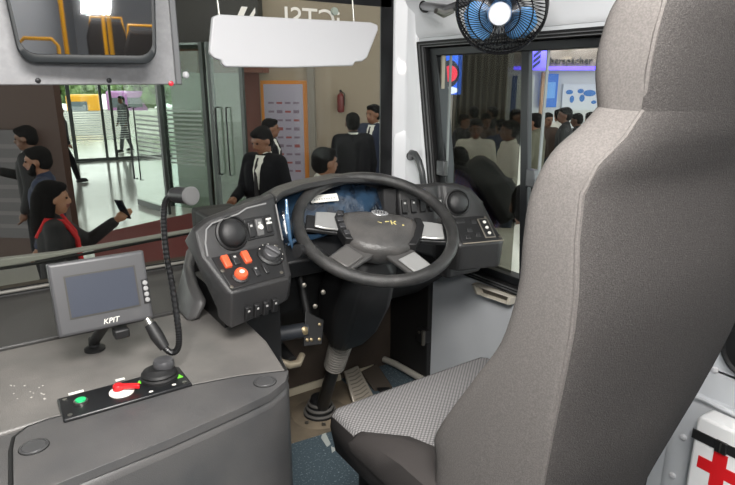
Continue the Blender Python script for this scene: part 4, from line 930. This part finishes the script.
# brown column and dark stand panel at the left
a, b = P(-60, 150, w=7.1), P(62, 150, w=6.9)
struct(wall2((a.x, a.y), (b.x, b.y), GZ, 4.5, .12).build('wall_pillar', mat('dark_brown_column', (66, 46, 38), .6)))
pd_ = thing('stand_panel', 'grey information panel on the dark brown pillar behind the two men', 'panel', P(14, 150, w=6.75))
a, b = P(-20, 150, w=6.85), P(27, 150, w=6.8); dd = V((b.x - a.x, b.y - a.y, 0)); l_ = dd.length; F = fr((a.x, a.y, 0), dd, (0, 0, 1))
MB(F).box((l_ / 2, .0, .02), (l_, 1.3, .03)).build('panel_board', mat('panel_grey', (84, 80, 82), .6), pd_)
for k in range(7): MB(F).box((l_ * .55, -.5 + .16 * k, .037), (l_ * .7, .05, .004)).build('print_line', mat('panel_print', (104, 99, 100), .7), pd_)

# ================================================================== BOOTH SEEN THROUGH THE SIDE WINDOW
def wframe(ua, wa, ub, wb):
    a, b = P(ua, 150, w=wa), P(ub, 150, w=wb); d = V((b.x - a.x, b.y - a.y, 0)); L_ = d.length
    return fr((a.x, a.y, GZ), d, (0, 0, 1)), L_
BF, BL_ = wframe(505, 13, 760, 13)
def bs(u): return (P(u, 150, w=13) - BF.translation).dot(V(BF.col[0][:3]))
def bh(v): return P(560, v, w=13).z - GZ
bo_ = MB(BF).box((BL_ / 2, 2.3, -.3), (BL_, 4.6, .1)).build('wall_booth', mat('booth_white', (214, 216, 214), .6)); struct(bo_)
lint = MB(BF).box((BL_ / 2, (bh(68) + bh(30)) / 2, .05), (BL_, bh(30) - bh(68), .5)).build('trim_7', mat('booth_fascia', (92, 85, 80), .6)); struct(lint)
sg = thing('booth_sign', 'lit booth sign with dark lettering and a glowing blue striped logo', 'sign', BF @ V((bs(560), bh(64), .32)))
MB(BF).box(((bs(505) + bs(640)) / 2, bh(69), .32), (bs(640) - bs(505), .075, .05)).build('light_strip', mat('violet_light', (90, 70, 250), .5, emit=((92, 74, 255), 1.6)), sg)
lgf = MB(BF).box((bs(528), bh(59.5), .325), (bs(547) - bs(533), bh(50) - bh(69), .05)).build('logo_board', mat('logo_violet', (92, 84, 240), .4, emit=((92, 84, 245), 1.1)), sg)
for k, v in enumerate((55, 60, 65)):
    MB(BF).loft([[(bs(522.5), bh(v) - .10, z), (bs(529), bh(v) + .02, z), (bs(529), bh(v) + .09, z), (bs(522.5), bh(v) - .03, z)] for z in (.352, .36)]).build('logo_stripe', mat('logo_dark', (24, 34, 84), .4), lgf)
BX, BY = V(BF.col[0][:3]), Zv
text('Eberspächer', 'lettering', mat('sign_letters', (36, 36, 40), .5), sg, BF @ V((bs(556), bh(62), .31)), BX, BY, .20, .012)
for u, lb in ((555, 'round spotlight above the dark booth lettering'), (588, 'round spotlight at the far end of the booth sign')):
    q = thing('spotlight', lb, 'spotlight', BF @ V((bs(u), bh(50), .45)))
    MB().lathe([(.04, 0), (.09, .06), (.09, .14)], BF @ V((bs(u), bh(50), .42)), (0, 0, 1), 16).build('lamp_housing', DULL, q)
    MB().lathe([(.07, -.004), (.001, -.003)], BF @ V((bs(u), bh(50), .42)) + V((0, 0, .0)), (0, 0, 1), 16).build('lamp_face', mat('lamp_glow', (255, 240, 200), .5, emit=((255, 236, 190), 5)), q)
    l = bpy.data.lights.new('spot', 'SPOT'); l.energy = 7; l.spot_size = R(100); l.color = (1, .9, .7); lo_ = bpy.data.objects.new('spot', l); C.objects.link(lo_); lo_.location = BF @ V((bs(u), bh(50) - .02, .46)); lo_.rotation_euler = (0, 0, 0)
p1 = thing('booth_screen', 'bright blue screen standing inside the white booth', 'screen', BF @ V((bs(550), .9, -.1)))
MB(BF).box((bs(546), (bh(75) + bh(106)) / 2, -.15), (bs(559) - bs(543), bh(75) - bh(108), .08)).build('screen_body', mat('screen_blue', (36, 92, 170), .4, emit=((40, 110, 200), .35)), p1)
MB(BF).box((bs(546), (bh(80) + bh(100)) / 2, -.10), (bs(557) - bs(546), bh(84) - bh(100), .02)).build('screen_picture', mat('screen_pale', (96, 150, 210), .4, emit=((90, 150, 210), .3)), p1)
p2 = thing('map_poster', 'white poster with a blue world map on the booth wall', 'poster', BF @ V((bs(580), 1, -.2)))
MB(BF).box((bs(578), (bh(86) + bh(108)) / 2, -.21), (bs(602) - bs(567), bh(84) - bh(110), .04)).build('poster_sheet', mat('poster_white', (220, 224, 228), .6), p2)
mpm = MB(BF)
for u, v, ru, rv in ((573, 92, .08, .05), (576, 99, .05, .08), (584, 91, .07, .05), (586, 98, .06, .08), (593, 93, .14, .07), (598, 102, .06, .04)):
    mpm.ell((bs(u - 6), bh(v), -.185), (ru, rv, .006), 8)
mpm.build('map_print', mat('map_blue', (70, 126, 196), .6), p2)
po2 = thing('booth_post', 'tan upright post at the corner of the white booth', 'post', BF @ V((bs(530), 0, .4)))
MB(BF).box((bs(535.5), bh(75) / 2, .2), (.09, bh(70), .09)).build('post', mat('post_tan', (150, 118, 92), .6), po2)
# striped partition and dark curtain left of the booth
QF, QL = wframe(500, 12.6, 529, 12.4)
for k, (cc_, nm_) in enumerate((((196, 200, 200), 'partition_white'), ((36, 66, 120), 'partition_blue'), ((190, 190, 186), 'partition_white'), ((150, 116, 92), 'partition_tan'), ((186, 186, 186), 'partition_white'))):
    pass
pt2 = thing('partition', 'white partition with dark blue upright stripe left of the booth', 'partition', QF @ V((QL / 2, 0, 0)))
MB(QF).box((QL / 2, 1.15, 0), (QL, 2.3, .06)).build('panel_board', mat('partition_white', (192, 196, 196), .6), pt2)
MB(QF).box((QL * .36, 1.15, .035), (.11, 2.3, .02)).build('blue_stripe', mat('partition_blue', (36, 66, 120), .6), pt2)
MB(QF).box((QL * .02, 1.15, .035), (.09, 2.3, .02)).build('blue_stripe', mat('partition_blue', (36, 66, 120)), pt2)
MB(QF).box((QL * .74, 1.15, .035), (.07, 2.3, .02)).build('tan_stripe', mat('post_tan', (150, 118, 92)), pt2)
KF_, KL = wframe(425, 12.3, 503, 12.2)
ck_ = MB(KF_); ng = 60
ck_.loft([[(KL * i / ng, z, .07 * math.sin(i * 1.3)) for i in range(ng + 1)] + [(KL * (ng - i) / ng, z, -.06 + .07 * math.sin((ng - i) * 1.3)) for i in range(ng + 1)] for z in (0.0, 4.4)])
tag(ck_.build('curtain', mat('grey_brown_curtain', (104, 98, 86), .85), smooth=70), 'tall grey brown curtain hanging left of the striped partition', 'curtain')
UF, UL = wframe(600, 14.5, 900, 12)
struct(wall2(tuple(UF.translation[:2]), tuple((UF @ V((UL, 0, 0)))[:2]), GZ, 4.5).build('wall_hall_right', mat('hall_right', (96, 92, 88), .7)))
# round advertising sign at the front edge of the window
SF, SL_ = wframe(434, 8.2, 457, 8.0)
def sh_v(v): return P(449, v, w=8.1).z - GZ
ps = thing('lit_sign', 'lit blue sign with a red oval at the front edge of side window', 'sign', SF @ V((SL_ / 2, 0, 0)))
MB(SF).box((SL_ / 2, (sh_v(55) + sh_v(94)) / 2, 0), (SL_, sh_v(55) - sh_v(94), .1)).build('sign_board', mat('sign_blue', (34, 92, 214), .4, emit=((36, 100, 230), .7)), ps)
so_ = MB(SF)
def oval(mb, cu, cv, ru, rv, z0, z1, n=28):
    x = SL_ * (cu - 434) / 25; y = sh_v(cv)
    mb.loft([[(x + ru * math.cos(6.2832 * k / n), y + rv * math.sin(6.2832 * k / n), z) for k in range(n)] for z in (z0, z1)])
oval(so_, 450, 74, .14, .175, .05, .062); so_.build('dark_ring', mat('ring_navy', (14, 22, 52), .4), ps)
so_ = MB(SF); oval(so_, 451, 74, .105, .105, .06, .07); so_.build('red_oval', mat('oval_red', (226, 40, 66), .4, emit=((230, 40, 70), .55)), ps)
so_ = MB(SF); oval(so_, 449, 90, .15, .05, .05, .06); so_.build('white_swoosh', mat('swoosh_white', (228, 232, 240), .4, emit=((220, 230, 250), .5)), ps)
MB(SF).cyl((SL_ / 2, 0, -.06), (SL_ / 2, sh_v(90), -.06), .05).build('sign_post', DULL, ps)

# ================================================================== PEOPLE
SKIN = [mat('skin_brown', (128, 88, 66), .55), mat('skin_dark', (96, 66, 50), .55), mat('skin_light', (158, 114, 88), .55)]
LIP = mat('lip', (118, 66, 58), .5)
HAIR = mat('black_hair', (16, 14, 14), .85, spec=.2, bump=(300, .6)); EYE_ = mat('eye_dark', (22, 18, 16), .25)
def remesh(mb, vox, sm=2):
    me = mb.mesh('tmp'); o = bpy.data.objects.new('tmp', me); C.objects.link(o)
    q = o.modifiers.new('r', 'REMESH'); q.mode = 'VOXEL'; q.voxel_size = vox
    q = o.modifiers.new('s', 'SMOOTH'); q.factor = .5; q.iterations = sm
    dg = bpy.context.evaluated_depsgraph_get(); r = bpy.data.meshes.new_from_object(o.evaluated_get(dg))
    bpy.data.objects.remove(o); bpy.data.meshes.remove(me); return r
def person(label, xy, face, H=1.70, top='jacket', topc=None, legc=None, skin=0, head=(0, 0), L=None, Rr=None, hair='short', group=None, vox=.012, hold=None, stride=0, lean=0, sleeves='long', beard=False, gender='m', shoes=True, trim=None, up=0):
    """face: heading in degrees (0 = bus forward, clockwise); L, Rr: elbow and wrist of each arm in body space (x right, y front)"""
    x, y = xy; root = thing('person', label, 'person', (x, y, GZ + .012 + up), group)
    k = H / 1.72; yaw = R(-face)
    T = MX.Translation((x, y, GZ + .012 + up)) @ MX.Rotation(yaw, 4, 'Z') @ MX.Scale(k, 4)
    LN_ = MX.Translation((0, 0, .95)) @ MX.Rotation(-R(lean), 4, 'X') @ MX.Translation((0, 0, -.95))   # upper body lean
    U = T @ LN_
    w = 1 if gender == 'm' else .9
    shl, shr_ = V((-.18 * w, 0, 1.415)), V((.18 * w, 0, 1.415))
    L = L or ((-.235, -.02, 1.14), (-.23, .07, .90)); Rr = Rr or ((.235, -.02, 1.14), (.23, .07, .90))
    arms = [(shl, V(L[0]), V(L[1]), -1), (shr_, V(Rr[0]), V(Rr[1]), 1)]
    hip = [(-.09, 0, .92), (.09, 0, .92)]
    kn = [(-.1, .03 + stride * .25, .50), (.1, .03 - stride * .25, .50)]
    an = [(-.105, stride * .45 - (.05 if stride < 0 else 0), .085), (.105, -stride * .45, .085)]
    hc = V((0, .025, 1.605)); HR = MX.Rotation(-R(head[0]), 3, 'Z') @ MX.Rotation(R(head[1]), 3, 'X')
    b = MB(U)
    hd = lambda p: hc + HR @ V(p)
    b.ell(hc + HR @ V((0, -.008, .02)), (.076, .095, .098), 12, HR); b.ell(hd((0, .02, -.045)), (.058, .068, .072), 10, HR)
    b.ell(hd((0, .055, -.085)), (.03, .03, .026), 8, HR)                                         # chin
    b.cap(hd((0, .088, .012)), hd((0, .105, -.022)), .009, .014); b.ell(hd((0, .088, -.052)), (.024, .012, .010), 8, HR)
    b.ell(hd((0, .083, .03)), (.05, .012, .010), 8, HR)                                          # brow
    for s in (-1, 1): b.ell(hd((s * .078, -.005, -.008)), (.012, .022, .032), 8, HR)
    b.cap((0, -.015, 1.42), hd((0, -.02, -.06)), .056 * w, .052 * w)
    b.cap((-.06, 0, 1.02), (-.09 * w, 0, 1.33), .10, .115); b.cap((.06, 0, 1.02), (.09 * w, 0, 1.33), .10, .115); b.cap(shl, shr_, .06)
    b.ell((0, 0, .95), (.155, .11, .12), 12)
    for s, e, wr_, sg_ in arms:
        b.cap(s, e, .05 * w, .041 * w); b.cap(e, wr_, .04 * w, .028 * w)
        d = (wr_ - e).normalized(); sd = d.cross(V((0, 1, .2))).normalized() * -1; nn = d.cross(sd)
        b.cap(wr_, wr_ + d * .05, .026, .033)
        b.ell(wr_ + d * .055, (.04, .04, .04), 8)
        for f_ in range(4):
            p = wr_ + d * .075 + sd * (-.027 + .018 * f_); ln = (.062, .072, .068, .052)[f_]
            m_ = p + d * ln * .55 + nn * .008; b.cap(p, m_, .0095, .009); b.cap(m_, m_ + d * ln * .4 + nn * .022, .009, .0075)
        p = wr_ + d * .03 - sd * .028; b.cap(p, p + d * .035 - sd * .022 + nn * .012, .012, .010); b.cap(p + d * .035 - sd * .022 + nn * .012, p + d * .062 - sd * .022 + nn * .026, .010, .008)
    b.xf = T
    for s in (0, 1):
        b.cap(hip[s], kn[s], .085, .06); b.cap(kn[s], an[s], .058, .04); a = V(an[s]); b.ell(a + V((0, .05, -.045)), (.04, .11, .038), 8)
    me = remesh(b, vox, 1); me.materials.append(SKIN[skin]); me.materials.append(LIP)
    Ui = U.inverted()
    for p in me.polygons:
        l = HR.transposed() @ (Ui @ p.center - hc)
        if abs(l.x) < .026 and l.y > .07 and -.064 < l.z < -.042: p.material_index = 1
    bo = put('body', me, root, smooth=80)
    for s in (-1, 1):
        e = MB(U); e.ell(hd((s * .031, .083, .008)), (.0125, .008, .007), 8, HR); e.build('eye', EYE_, root)
    h = MB(U)
    h.ell(hd((0, -.022, .045)), (.086, .098, .088), 12, HR); h.ell(hd((0, -.045, .0)), (.083, .075, .085), 10, HR); h.ell(hd((0, .03, .085)), (.066, .062, .036), 10, HR)
    if hair == 'long':
        h.cap(hd((0, -.06, .0)), hd((0, -.085, -.22)), .085, .075); h.cap(hd((-.055, -.02, .02)), hd((-.07, -.035, -.2)), .04, .035); h.cap(hd((.055, -.02, .02)), hd((.07, -.035, -.2)), .04, .035)
    put('hair', remesh(h, max(vox, .012), 2), root, smooth=80).data.materials.append(HAIR)
    if beard:
        h = MB(U); h.ell(hd((0, .045, -.085)), (.052, .052, .042), 10, HR); h.cap(hd((-.062, .02, -.02)), hd((-.05, .05, -.075)), .02, .026); h.cap(hd((.062, .02, -.02)), hd((.05, .05, -.075)), .02, .026)
        put('beard', remesh(h, .011, 1), root, smooth=80).data.materials.append(HAIR)
    # clothing
    c = MB(U); hem = .80 if top == 'jacket' else .90
    bulk = .018 if top == 'jacket' else .010
    c.cap((-.06, 0, hem + .1), (-.09 * w, .0, 1.33), .118 + bulk, .112 + bulk); c.cap((.06, 0, hem + .1), (.09 * w, .0, 1.33), .118 + bulk, .112 + bulk)
    c.cap(shl + V((.01, 0, 0)), shr_ - V((.01, 0, 0)), .062 + bulk); c.cap((0, -.02, 1.40), (0, -.012, 1.475), .075, .066)
    for s, e, wr_, sg_ in arms:
        c.cap(s, e, .056 + bulk, .048 + bulk * .7)
        if sleeves == 'long': c.cap(e, e.lerp(wr_, .92), .047 + bulk * .7, .036 + bulk * .6)
        else: pass
    co = put(top, remesh(c, max(vox, .013), 2), root, smooth=80); co.data.materials.append(topc)
    if top == 'jacket':                                    # shirt front and tie in the opening
        def vfront(name, m, wt, wb, zt, zb, yo):
            q = MB(U); rg = []
            for i in range(7):
                t = i / 6; z = zt + (zb - zt) * t; hw = wt + (wb - wt) * t; yy = .118 + bulk + yo - max(0, z - 1.36) * .55
                rg.append([(-hw, yy - .012 - .25 * hw, z), (0, yy + .004, z), (hw, yy - .012 - .25 * hw, z), (hw, yy - .05, z), (-hw, yy - .05, z)])
            q.loft(rg).build(name, m, root, smooth=60)
        vfront('shirt', PAPER, .062, .012, 1.475, 1.08, .004); vfront('tie', mat('dark_tie', (34, 30, 34), .6), .016, .026, 1.455, 1.04, .012)
        cq = MB(U); cq.lathe([(.062, 1.455), (.062, 1.50), (.056, 1.505), (.05, 1.46)], (0, -.012, 0), (0, 0, 1), 20); cq.build('collar', PAPER, root)
    elif trim:
        for s in (-1, 1):
            q = MB(U); q.tube([(s * .10, -.11, 1.36), (s * .105, -.04, 1.48), (s * .115, .06, 1.46), (s * .12, .135, 1.33), (s * .12, .142, 1.14)], .017, 8); q.build('strap_stripe', trim, root)
    c = MB(T)
    for s in (0, 1): c.cap(hip[s], kn[s], .097, .074); c.cap(kn[s], V(an[s]).lerp(V(kn[s]), .06), .072, .055)
    c.ell((0, 0, .95), (.168, .122, .12), 12)
    put('trousers', remesh(c, max(vox, .014), 2), root, smooth=80).data.materials.append(legc)
    if shoes:
        for s in (0, 1):
            a = V(an[s]); q = MB(T); q.loft([[(a.x + px * sc_, a.y + .05 + py * sc_, a.z - .085 + z) for px, py in ((-.04, -.1), (.04, -.1), (.048, .06), (.03, .14), (-.03, .14), (-.048, .06))] for z, sc_ in ((0, 1.04), (.03, 1.06), (.055, .98), (.09, .66))]).build('shoe', mat('black_shoe', (22, 21, 21), .35), root, bevel=.012)
    return root, U, arms
SUIT = mat('black_suit', (22, 22, 26), .85, spec=.2); NAVY = mat('navy_cloth', (36, 44, 66), .8); BLK = mat('black_cloth', (25, 24, 26), .8); WHT = mat('white_shirt', (212, 208, 198), .8)
GRYC = mat('grey_cloth', (92, 94, 98), .8); DENIM = mat('dark_denim', (44, 50, 64), .8); BRN = mat('brown_cloth', (74, 56, 46), .8); REDC = mat('red_cloth', (196, 36, 38), .8); CHK = mat('checked_shirt', (110, 60, 66), .8, weave=(40, (60, 80, 130))); OLV = mat('olive_cloth', (84, 82, 66), .8)
def spot(u, w): p = P(u, 150, w=w); return (p.x, p.y)
PH = mat('phone_black', (16, 16, 18), .25)
# seen through the windscreen
person('young man in black suit looking down at his phone, nearest of the suited men', spot(264, 5.5), 246, 1.76, 'jacket', SUIT, SUIT, 0, (8, -20), Rr=((.25, .04, 1.14), (.10, .32, 1.10)), L=((-.25, -.02, 1.14), (-.2, .12, .92)))
person('man in dark suit standing just behind the phone-reading young man', spot(270, 7.4), 125, 1.72, 'jacket', SUIT, SUIT, 0, (-15, 0))
person('person with black bobbed hair in white jacket seen beyond the instrument hood', spot(322, 4.5), 112, 1.68, 'shirt', WHT, BLK, 0, (-22, 0), hair='short', gender='f')
person('man in black jacket with back turned, near the fire extinguisher', spot(353, 7.2), 20, 1.80, 'jacket', SUIT, SUIT, 1)
person('man in dark clothes with blue shoulder facing the black-jacketed man', spot(374, 8.2), 250, 1.86, 'jacket', NAVY, SUIT, 0, (10, 0))
person('bearded man in navy shirt at left, facing left', spot(39, 4.75), 285, 1.66, 'shirt', NAVY, DENIM, 0, (0, -4), beard=True)
person('man in dark jacket holding a phone before the brown pillar', spot(30, 5.9), 290, 1.74, 'jacket', BLK, SUIT, 1, (0, -8), Rr=((.24, .08, 1.17), (.06, .33, 1.28)))
wr_, wU, wA = person('woman in black top with red straps reaching out to take a selfie', spot(42, 3.6), 94, 1.57, 'shirt', BLK, BLK, 2, (4, -4), L=((-.2, .22, 1.22), (-.10, .42, 1.38)), hair='long', gender='f', trim=REDC)
hp_ = wU @ (wA[0][2] + (wA[0][2] - wA[0][1]).normalized() * .085)
ph = thing('smartphone', 'black smartphone held up in the outstretched hand of the selfie woman', 'smartphone', hp_)
PFm = fr(hp_ + V((-.01, -.01, .035)), (.55, -.83, .0), (-.33, -.1, .93))
MB(PFm).box((0, 0, 0), (.07, .145, .009)).build('phone_body', PH, ph, bevel=.003); MB(PFm).box((0, 0, .005), (.064, .135, .001)).build('phone_screen', mat('phone_screen', (30, 34, 40), .1), ph)
hq = wU @ (wA[0][2])
person('pale grey pedestrian walking past outside the glass front', spot(127, 18.6), 250, 1.72, 'shirt', GRYC, GRYC, 0, stride=.55, vox=.016)
person('dark-trousered passer-by stepping out from behind the brown pillar', spot(63, 12.5), 80, 1.7, 'jacket', BLK, SUIT, 0, stride=.6, vox=.016)
# seen through the side window
person('man in white shirt at the front of the crowd, facing the camera', spot(475, 7.3), 225, 1.72, 'shirt', WHT, BLK, 1, (0, -5), vox=.013)
person('man in white shirt turned sideways, right of the first white-shirted man', spot(510, 6.8), 300, 1.74, 'shirt', WHT, DENIM, 1, (10, 0), vox=.013)
_, bU, _a = person('person in checked shirt bending forward with a black backpack outside the side window', spot(491, 3.85), 318, 1.66, 'shirt', CHK, DENIM, 0, (-10, 8), lean=34, up=.24)
pf_ = thing('platform', 'low grey display platform outside the side window under the backpack wearer', 'platform', (*spot(491, 3.85), GZ))
MB(fr((*spot(491, 3.85), GZ), (1, -.3, 0), (.3, 1, 0))).box((0, 0, .122), (.8, .8, .242)).build('platform_deck', GRYC, pf_, bevel=.01)
bp2 = thing('backpack', 'black ribbed backpack on the back of the person in checked shirt', 'backpack', bU @ V((0, -.22, 1.0)))
MB(bU).loft([[(-.15 * s, -.14, z), (.15 * s, -.14, z), (.165 * s, -.22, z), (.12 * s, -.14 - .17 * d_, z), (-.12 * s, -.14 - .17 * d_, z), (-.165 * s, -.22, z)] for z, s, d_ in ((.98, .8, .7), (1.02, 1, 1), (1.2, 1.03, 1.1), (1.36, .95, 1), (1.44, .75, .8), (1.47, .4, .6))]).build('bag', mat('bag_black', (24, 24, 26), .6), bp2, bevel=.02, smooth=50)
MB(bU).loft([[(-.11 * s, -.29, z), (.11 * s, -.29, z), (.09 * s, -.29 - .06 * d_, z), (-.09 * s, -.29 - .06 * d_, z)] for z, s, d_ in ((1.0, .9, .6), (1.05, 1, 1), (1.2, 1, 1), (1.25, .9, .5))]).build('front_pocket', mat('pocket_grey', (58, 60, 64), .5), bp2, bevel=.012)
for k in range(4): MB(bU).tube([(-.1, -.325 + .004 * abs(k - 1.5), 1.06 + .05 * k), (0, -.36, 1.06 + .05 * k), (.1, -.325, 1.06 + .05 * k)], .006, 6).build('rib', mat('pocket_grey', (58, 60, 64)), bp2)
for s in (-1, 1): MB(bU).tube([(s * .1, -.16, 1.42), (s * .11, -.09, 1.495), (s * .12, .05, 1.475), (s * .13, .125, 1.34), (s * .15, .09, 1.12), (s * .16, -.12, 1.03)], .016, 8).build('shoulder_strap', BLK, bp2)
person('dark-haired person in dark clothes left of the backpack wearer', spot(459, 4.7), 15, 1.66, 'shirt', BLK, BLK, 1, (0, -6), hair='long', gender='f')
person('person in white shirt close to the window, half behind the seat', spot(531, 2.95), 40, 1.66, 'shirt', WHT, WHT, 1, (0, 0))
cr_spec = [(462, 9.6, 'black', 170), (472, 10.4, 'grey', 30), (484, 9.4, 'brown', 200), (491, 11, 'black', 330), (500, 8.6, 'dark', 20), (513, 9.2, 'grey', 160), (521, 10.6, 'black', 10), (534, 8.2, 'olive', 340), (545, 9.8, 'brown', 200), (556, 10.8, 'white', 20), (563, 9.2, 'black', 330), (575, 9.9, 'black', 350), (588, 9.4, 'black', 10), (600, 10.4, 'dark', 190)]
txt = ['visitor in black shirt at the front end of the crowd, beside the blue sign', 'visitor in grey shirt standing before the curtain, back of the crowd', 'visitor in brown shirt behind the white-shirted man facing the camera', 'visitor in black shirt farthest back before the curtain', 'visitor in dark navy shirt between the two white-shirted men', 'visitor in grey shirt behind the sideways white-shirted man', 'visitor in black shirt before the striped partition', 'visitor in olive shirt seen past the window stile', 'visitor in brown shirt below the glowing striped logo', 'visitor in white shirt before the blue booth screen', 'visitor in black shirt just right of the blue booth screen', 'visitor in black shirt in front of the map poster, left edge', 'visitor in black shirt in front of the map poster, centre', 'visitor in navy shirt nearest the seat headrest']
cm_ = dict(black=BLK, grey=GRYC, brown=BRN, dark=NAVY, olive=OLV, white=WHT)
for (u, w, cc_, fa), lb in zip(cr_spec, txt):
    person(lb, spot(u, w), fa, random.uniform(1.62, 1.78), 'shirt', cm_[cc_], random.choice([BLK, DENIM, SUIT]), random.choice([0, 1]), (random.uniform(-20, 20), random.uniform(-10, 4)), group='crowd at the booth', vox=.019)
tb = thing('counter', 'white and red display counter beside the crowd near the window stile', 'counter', (*spot(540, 7.4), GZ))
F, l_ = wframe(530, 7.3, 552, 7.3)
MB(F).box((l_ / 2, .5, -.2), (l_, 1.0, .4)).build('counter_body', mat('counter_red', (150, 40, 46), .5), tb, bevel=.01); MB(F).box((l_ / 2, 1.02, -.2), (l_ + .08, .04, .48)).build('counter_top', PAPER, tb, bevel=.01)

# ================================================================== LIGHT
wd_ = bpy.data.worlds.new('world'); S.world = wd_; wd_.use_nodes = True
wd_.node_tree.nodes['Background'].inputs['Color'].default_value = (.95, .98, .97, 1)
wd_.node_tree.nodes['Background'].inputs['Strength'].default_value = 3.2
def area(name, loc, tgt, sx, sy, pw, col=(1, 1, 1)):
    l = bpy.data.lights.new(name, 'AREA'); l.shape = 'RECTANGLE'; l.size = sx; l.size_y = sy; l.energy = pw; l.color = col
    o = bpy.data.objects.new(name, l); C.objects.link(o); o.location = loc
    o.rotation_euler = (V(tgt) - V(loc)).to_track_quat('-Z', 'Y').to_euler(); return o
area('camera_flash', (.03, -.10, 1.34), (.75, 1.2, .85), .12, .09, 6.5, (1, .98, .95))
area('saloon_fill', (-.42, -3.4, 1.93), (-.42, -3.4, 0), .35, 2.6, 40, (1, .97, .93))  # added fill light, brightens the saloon reflected in the mirror
area('ceiling_bounce', (.12, .12, 1.93), (.3, .35, 0), .8, .8, 82, (1, .97, .93))  # stands in for flash light bounced off the ceiling; no lamp hangs here
S.view_settings.view_transform = 'Standard'; S.view_settings.look = 'None'; S.view_settings.exposure = .12; S.view_settings.gamma = 1
S.view_settings.use_curve_mapping = False
S.cycles.max_bounces = 8; S.cycles.transparent_max_bounces = 16; S.cycles.sample_clamp_indirect = 6
S.cycles.use_denoising = True
for i, (x, y) in enumerate(((0.5, 5), (4, 6), (8, 4), (8.5, 8), (3.5, 9))):
    area('hall_lamp', (x, y, 4.4), (x, y, 0), 2.5, 1.2, 45, (1, .95, .88))
for i, (u, w) in enumerate(((560, 12.2),)):
    p = P(u, 100, w=w); area('booth_lamp', (p.x, p.y, 2.2), (p.x + .6, p.y + .4, .6), 1.5, .4, 60, (1, .97, .95))
